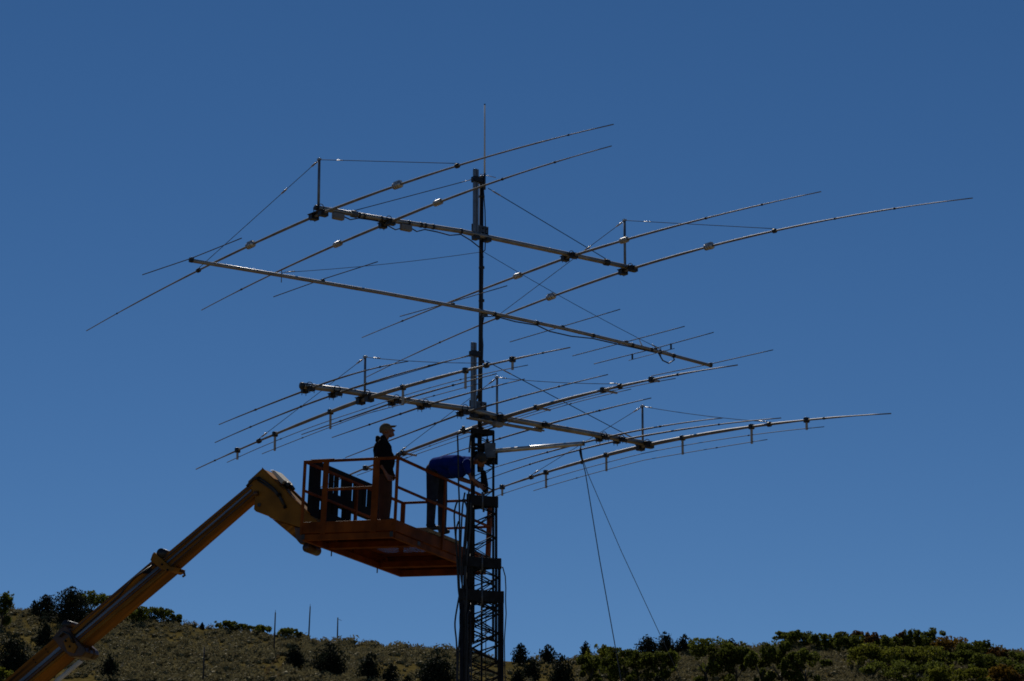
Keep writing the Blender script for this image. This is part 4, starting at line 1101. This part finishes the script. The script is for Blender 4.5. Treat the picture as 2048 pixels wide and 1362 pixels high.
# ------------------------------------------------------------------ people
def body(mb, name, m, parent, vox, smooth_it=4):
    o = mb.build(name, m, parent, True)
    r = o.modifiers.new('weld', 'REMESH'); r.mode = 'VOXEL'; r.voxel_size = vox; r.use_smooth_shade = True
    if smooth_it:
        s = o.modifiers.new('soften', 'SMOOTH'); s.iterations = smooth_it; s.factor = .5
    return o
def hand(mb, wr, tipdir, side, curl=.5, s=1.0):
    """palm and five curled fingers; tipdir: hand axis, side: towards the thumb"""
    wr = Vector(wr); d = Vector(tipdir).normalized()
    sd = (Vector(side) - d * Vector(side).dot(d)).normalized()
    n = d.cross(sd).normalized()
    for q in (-.026, -.009, .009, .026): mb.capsule(wr + sd * q * .8, wr + d * .085 * s + sd * q, .016, .0135)
    for i, (q, Ln) in enumerate(((.030, .072), (.010, .080), (-.010, .074), (-.030, .058))):
        k = wr + d * .088 * s + sd * q
        a1 = curl * .6; a2 = curl * 1.5; a3 = curl * 2.2
        p1 = k + (d * math.cos(a1) + n * math.sin(a1)) * Ln * .45
        p2 = p1 + (d * math.cos(a2) + n * math.sin(a2)) * Ln * .32
        p3 = p2 + (d * math.cos(a3) + n * math.sin(a3)) * Ln * .24
        mb.capsule(k, p1, .0105, .0098); mb.capsule(p1, p2, .0098, .0090); mb.capsule(p2, p3, .0090, .0080)
    t0 = wr + d * .025 * s + sd * .03
    t1 = t0 + (d * .7 + sd * .6 + n * .25).normalized() * .045
    t2 = t1 + (d * .95 + sd * .1 + n * .3).normalized() * .035
    mb.capsule(t0, t1, .015, .012); mb.capsule(t1, t2, .012, .0095)

# --- standing man looking up, seen from his right side
SB = Vector((-2.187, 49.58, 10.569))
man = empty('person', SB, 0, 'man in a dark jacket and khaki cap standing and looking up at the antennas', 'person')
tilt = Matrix.Rotation(-.30, 3, 'Y')       # head thrown back
hc = Vector((.035, 0, 1.605))
def hp(x, y, z): return hc + tilt @ Vector((x, y, z))
bd = MB()
bd.ball(hp(-.010, 0, .03), (.100, .078, .105), tilt)                       # skull
bd.ball(hp(.040, 0, -.045), (.062, .060, .085), tilt)                      # face
bd.capsule(hp(.045, -.03, -.085), hp(.085, 0, -.100), .030, .024); bd.capsule(hp(.045, .03, -.085), hp(.085, 0, -.100), .030, .024)   # jaw and chin
bd.capsule(hp(.095, 0, .012), hp(.122, 0, -.030), .011, .016)              # nose
for q in (-.014, .014): bd.ball(hp(.112, q, -.034), (.010, .009, .009))
bd.ball(hp(.096, 0, -.064), (.014, .024, .007), tilt); bd.ball(hp(.094, 0, -.078), (.013, .021, .008), tilt)     # lips
for q in (-.030, .030):
    bd.capsule(hp(.088, q - .016, .028), hp(.090, q + .016, .028), .010, .010)      # brow
    bd.ball(hp(.040, q * 1.2, -.022), (.040, .022, .022))
for q in (-1, 1): bd.ball(hp(-.012, q * .080, -.012), (.022, .010, .034), tilt)      # ears
bd.capsule((-.03, 0, 1.41), hp(-.012, 0, -.06), .062, .056)               # neck
# arms: right one towards the camera, bent; left one behind the trunk
shR, elR, wrR = Vector((-.035, -.19, 1.36)), Vector((-.105, -.235, 1.05)), Vector((.045, -.22, .80))
shL, elL, wrL = Vector((-.02, .19, 1.36)), Vector((-.02, .24, 1.06)), Vector((.11, .17, .88))
for s, e, w_ in ((shR, elR, wrR), (shL, elL, wrL)):
    bd.capsule(s, e, .048, .040); bd.capsule(e, w_, .042, .027)
hand(bd, wrR, (wrR - elR), (.6, .5, .5), .7); hand(bd, wrL, (wrL - elL), (.5, -.6, .6), .7)
bd.capsule((-.02, 0, 1.35), (-.01, 0, .95), .10, .10)
bd.capsule((-.01, -.09, .92), (-.005, -.10, .10), .06, .04); bd.capsule((-.01, .09, .92), (-.005, .11, .10), .06, .04)
body(bd, 'body', M_skin, man, .007, 3)
for q in (-.029, .029):
    MB().ball(hp(.074, q, .010), .010).build('eye', M_white, man, True)
jk = MB()
for y in (-.10, .10): jk.ball((-.035, y, 1.25), (.165, .11, .19))
jk.capsule((-.03, -.13, 1.38), (-.03, .13, 1.38), .075, .075)
for y in (-.09, .09): jk.capsule((-.025, y, 1.20), (-.012, y, .90), .165, .165)
jk.ball((.06, 0, 1.08), (.12, .16, .20))                                   # belly
jk.ball((-.015, 0, .86), (.185, .20, .13))
jk.capsule((-.03, 0, 1.40), (-.015, 0, 1.475), .085, .070)                 # collar
jk.ball((-.105, 0, 1.445), (.062, .10, .058)); jk.ball((-.125, 0, 1.49), (.040, .085, .035))      # folded hood
jk.capsule(shR, elR, .074, .062); jk.capsule(elR, elR.lerp(wrR, .25), .062, .052)
jk.capsule(shL, elL, .074, .062); jk.capsule(elL, elL.lerp(wrL, .45), .062, .050)
jk.ball((.075, -.05, 1.30), (.05, .05, .07))
body(jk, 'jacket', M_jacket, man, .011, 4)
tr2 = MB()
tr2.ball((-.015, 0, .83), (.175, .185, .15))
for y, x0 in ((-.095, .0), (.10, .015)):
    tr2.capsule((x0 - .015, y, .80), (x0 + .012, y, .45), .135, .105); tr2.capsule((x0 + .012, y, .45), (x0 - .01, y * 1.1, .06), .105, .085)
    tr2.ball((x0 - .008, y * 1.1, .045), (.078, .072, .045))
body(tr2, 'trousers', M_brown, man, .011, 4)
for y, x0 in ((-.10, .0), (.11, .015)):
    sh = MB().capsule((x0 - .05, y, .035), (x0 + .15, y, .030), .042, .038).ball((x0 - .02, y, .07), (.055, .045, .055))
    body(sh, 'boot', M_boot, man, .008, 3)
cp = MB()
cp.ball(hp(-.012, 0, .050), (.112, .090, .092), tilt)
cp.capsule(hp(-.10, -.03, .03), hp(-.10, .03, .03), .03, .03)
for q in (-.06, -.03, 0, .03, .06): cp.capsule(hp(.075, q, .058), hp(.185 - abs(q) * .55, q * .95, .040), .011, .008)
cp.ball(hp(-.010, 0, .142), .010)
body(cp, 'cap', M_cap, man, .006, 3)
MB().box((-.09, -.235, .88), (-.02, -.205, 1.0)).build('holster', M_black, man, bevel=.01)

# --- man bending over the rail to the tower
BB = Vector((-1.328, 50.76, 10.647))
BP = {'ankL': (-0.091, -0.21, 0.06),
 'ankR': (0.099, 0.24, 0.06),
 'chest': (0.443, -0.6, 1.082),
 'chin': (0.743, -1.0, 0.932),
 'elbF': (0.426, -0.58, 0.812),
 'elbN': (0.639, -0.94, 0.733),
 'face': (0.777, -1.01, 0.991),
 'hair': (0.82, -1.0, 1.09),
 'handF': (0.741, -0.81, 0.653),
 'handN': (0.803, -0.9, 0.61),
 'head': (0.794, -1.0, 1.064),
 'heelL': (-0.136, -0.16, 0.016),
 'heelR': (0.063, 0.29, 0.024),
 'hipL': (-0.055, -0.14, 0.96),
 'hipR': (0.071, 0.06, 0.999),
 'kneeL': (-0.076, -0.21, 0.449),
 'kneeR': (0.106, 0.19, 0.506),
 'mid': (0.246, -0.36, 1.121),
 'neck0': (0.61, -0.76, 1.085),
 'neck1': (0.715, -0.84, 1.052),
 'nose': (0.851, -1.02, 0.937),
 'pel': (-0.041, -0.04, 1.087),
 'shF': (0.58, -0.51, 1.136),
 'shN': (0.551, -0.86, 1.021),
 'toeL': (0.052, -0.34, -0.06),
 'toeR': (0.254, 0.02, -0.12),
 'wst': (0.085, -0.16, 1.134)}
BP = {k: Vector(v) for k, v in BP.items()}
man2 = empty('person', BB, 0, 'man in a blue shirt and jeans bending over the rail to the tower', 'person')
fwd = (BP['neck0'] - BP['pel']).normalized()
lat = Vector((fwd.y, -fwd.x, 0)).normalized()          # towards the camera
if lat.y > 0: lat = -lat
bd = MB()
hcen = BP['head']
fd = (BP['nose'] - hcen); fd = (fd + Vector((.03, 0, -.02))).normalized()         # where the face points
upv = (BP['head'] - BP['neck0']); upv = (upv - fd * upv.dot(fd)).normalized()
lt = fd.cross(upv)
rot = Matrix((fd, lt, upv)).transposed()
def hq(x, y, z): return hcen + rot @ Vector((x, y, z))
bd.ball(hq(-.012, 0, .015), (.098, .078, .105), rot)
bd.ball(hq(.040, 0, -.045), (.060, .060, .082), rot)
bd.capsule(hq(.045, -.03, -.085), hq(.080, 0, -.10), .030, .024); bd.capsule(hq(.045, .03, -.085), hq(.080, 0, -.10), .030, .024)
bd.capsule(hq(.092, 0, .012), hq(.118, 0, -.030), .011, .016)
bd.ball(hq(.093, 0, -.066), (.014, .024, .012), rot)
for q in (-.03, .03): bd.capsule(hq(.086, q - .016, .028), hq(.088, q + .016, .028), .010, .010)
for q in (-1, 1): bd.ball(hq(-.01, q * .080, -.012), (.022, .010, .034), rot)
bd.capsule(BP['neck0'] - fwd * .03, hq(-.02, 0, -.07), .062, .056)
for s, e, h_ in (('shN', 'elbN', 'handN'), ('shF', 'elbF', 'handF')):
    dd = (BP[h_] - BP[e]).normalized()
    w_ = BP[h_] - dd * .06
    bd.capsule(BP[s], BP[e], .050, .043); bd.capsule(BP[e], w_, .046, .029)
    hand(bd, w_, dd + Vector((0, .1, -.15)), Vector((.1, .3, .9)), .75)
bd.capsule(BP['pel'], BP['chest'], .09, .10)
for q in ('L', 'R'): bd.capsule(BP['hip' + q], BP['knee' + q], .06, .05); bd.capsule(BP['knee' + q], BP['ank' + q], .05, .04)
body(bd, 'body', M_skin, man2, .007, 3)
ha = MB()
ha.ball(hq(-.020, 0, .040), (.104, .086, .098), rot)
ha.ball(hq(-.050, 0, -.01), (.072, .080, .085), rot)
ha.capsule(hq(.055, -.05, .075), hq(.055, .05, .075), .03, .03)
body(ha, 'hair', M_hair, man2, .007, 2)
sh = MB()
for q in (-.085, .085):
    o2 = lat * q
    sh.capsule(BP['wst'] + o2 + Vector((-.03, 0, .0)), BP['mid'] + o2 + Vector((0, 0, -.005)), .125, .135)
    sh.capsule(BP['mid'] + o2, BP['chest'] + o2, .138, .135)
sh.ball(BP['mid'] + Vector((.02, 0, -.12)), (.20, .15, .15))
sh.ball(BP['mid'] + Vector((-.08, .03, -.06)), (.17, .15, .16))
sh.ball(BP['chest'] + Vector((-.05, 0, -.12)), (.17, .16, .15))
sh.capsule(BP['shN'], BP['shF'], .085, .085)
sh.capsule(BP['chest'], BP['neck0'], .115, .075)
for s, e in (('shN', 'elbN'), ('shF', 'elbF')): sh.capsule(BP[s], BP[s].lerp(BP[e], .50), .082, .074)
body(sh, 'shirt', M_blue, man2, .012, 4)
jn = MB()
jn.ball(BP['pel'] + Vector((.0, 0, -.02)), (.155, .175, .14))
jn.capsule(BP['pel'], BP['wst'], .135, .128)
for q, al in (('L', .09), ('R', .09)):
    hh = BP['hip' + q]
    jn.capsule(hh, BP['knee' + q], .122, .088); jn.capsule(BP['knee' + q], BP['ank' + q] + Vector((0, 0, .0)), .086, .075)
    jn.ball(BP['ank' + q] + Vector((.005, 0, .0)), (.088, .080, .05))
body(jn, 'jeans', M_jeans, man2, .012, 4)
MB().tube([BP['wst'] + (lat * math.cos(a) * .15 + Vector((-.2, .1, 1)).normalized() * math.sin(a) * .135) - fwd * .075 for a in np.linspace(0, 2 * math.pi, 25)], .016, 6, False).build('belt', M_boot, man2, True)
for q in ('L', 'R'):
    hl, to = BP['heel' + q].copy(), BP['toe' + q].copy()
    z_ = BP['ank' + q].z
    hl.z = z_ - .055; to.z = z_ - .065
    hd = (to - hl).normalized()
    to = hl + hd * .25
    sh = MB().capsule(hl, to, .042, .038).capsule(BP['ank' + q] + Vector((0, 0, .02)), hl.lerp(to, .3), .058, .05)
    body(sh, 'boot', M_boot, man2, .008, 3)
# black bag hanging inside the tower below his face
bg_ = MB()
bg_.capsule((-.495, 49.98, 11.52), (-.475, 49.98, 11.30), .05, .068); bg_.capsule((-.48, 49.98, 11.28), (-.46, 49.98, 11.22), .07, .055)
bag = bg_.build('tool_bag', M_jacket, None, True)
r = bag.modifiers.new('weld', 'REMESH'); r.mode = 'VOXEL'; r.voxel_size = .01
tag(bag, 'black cloth tool bag hanging inside the tower below the bending man', 'bag')
MB().tube([(-.495, 49.98, 11.54), (-.50, 49.99, 11.70)], .008, 6).build('bag_strap', M_black, bag, True)
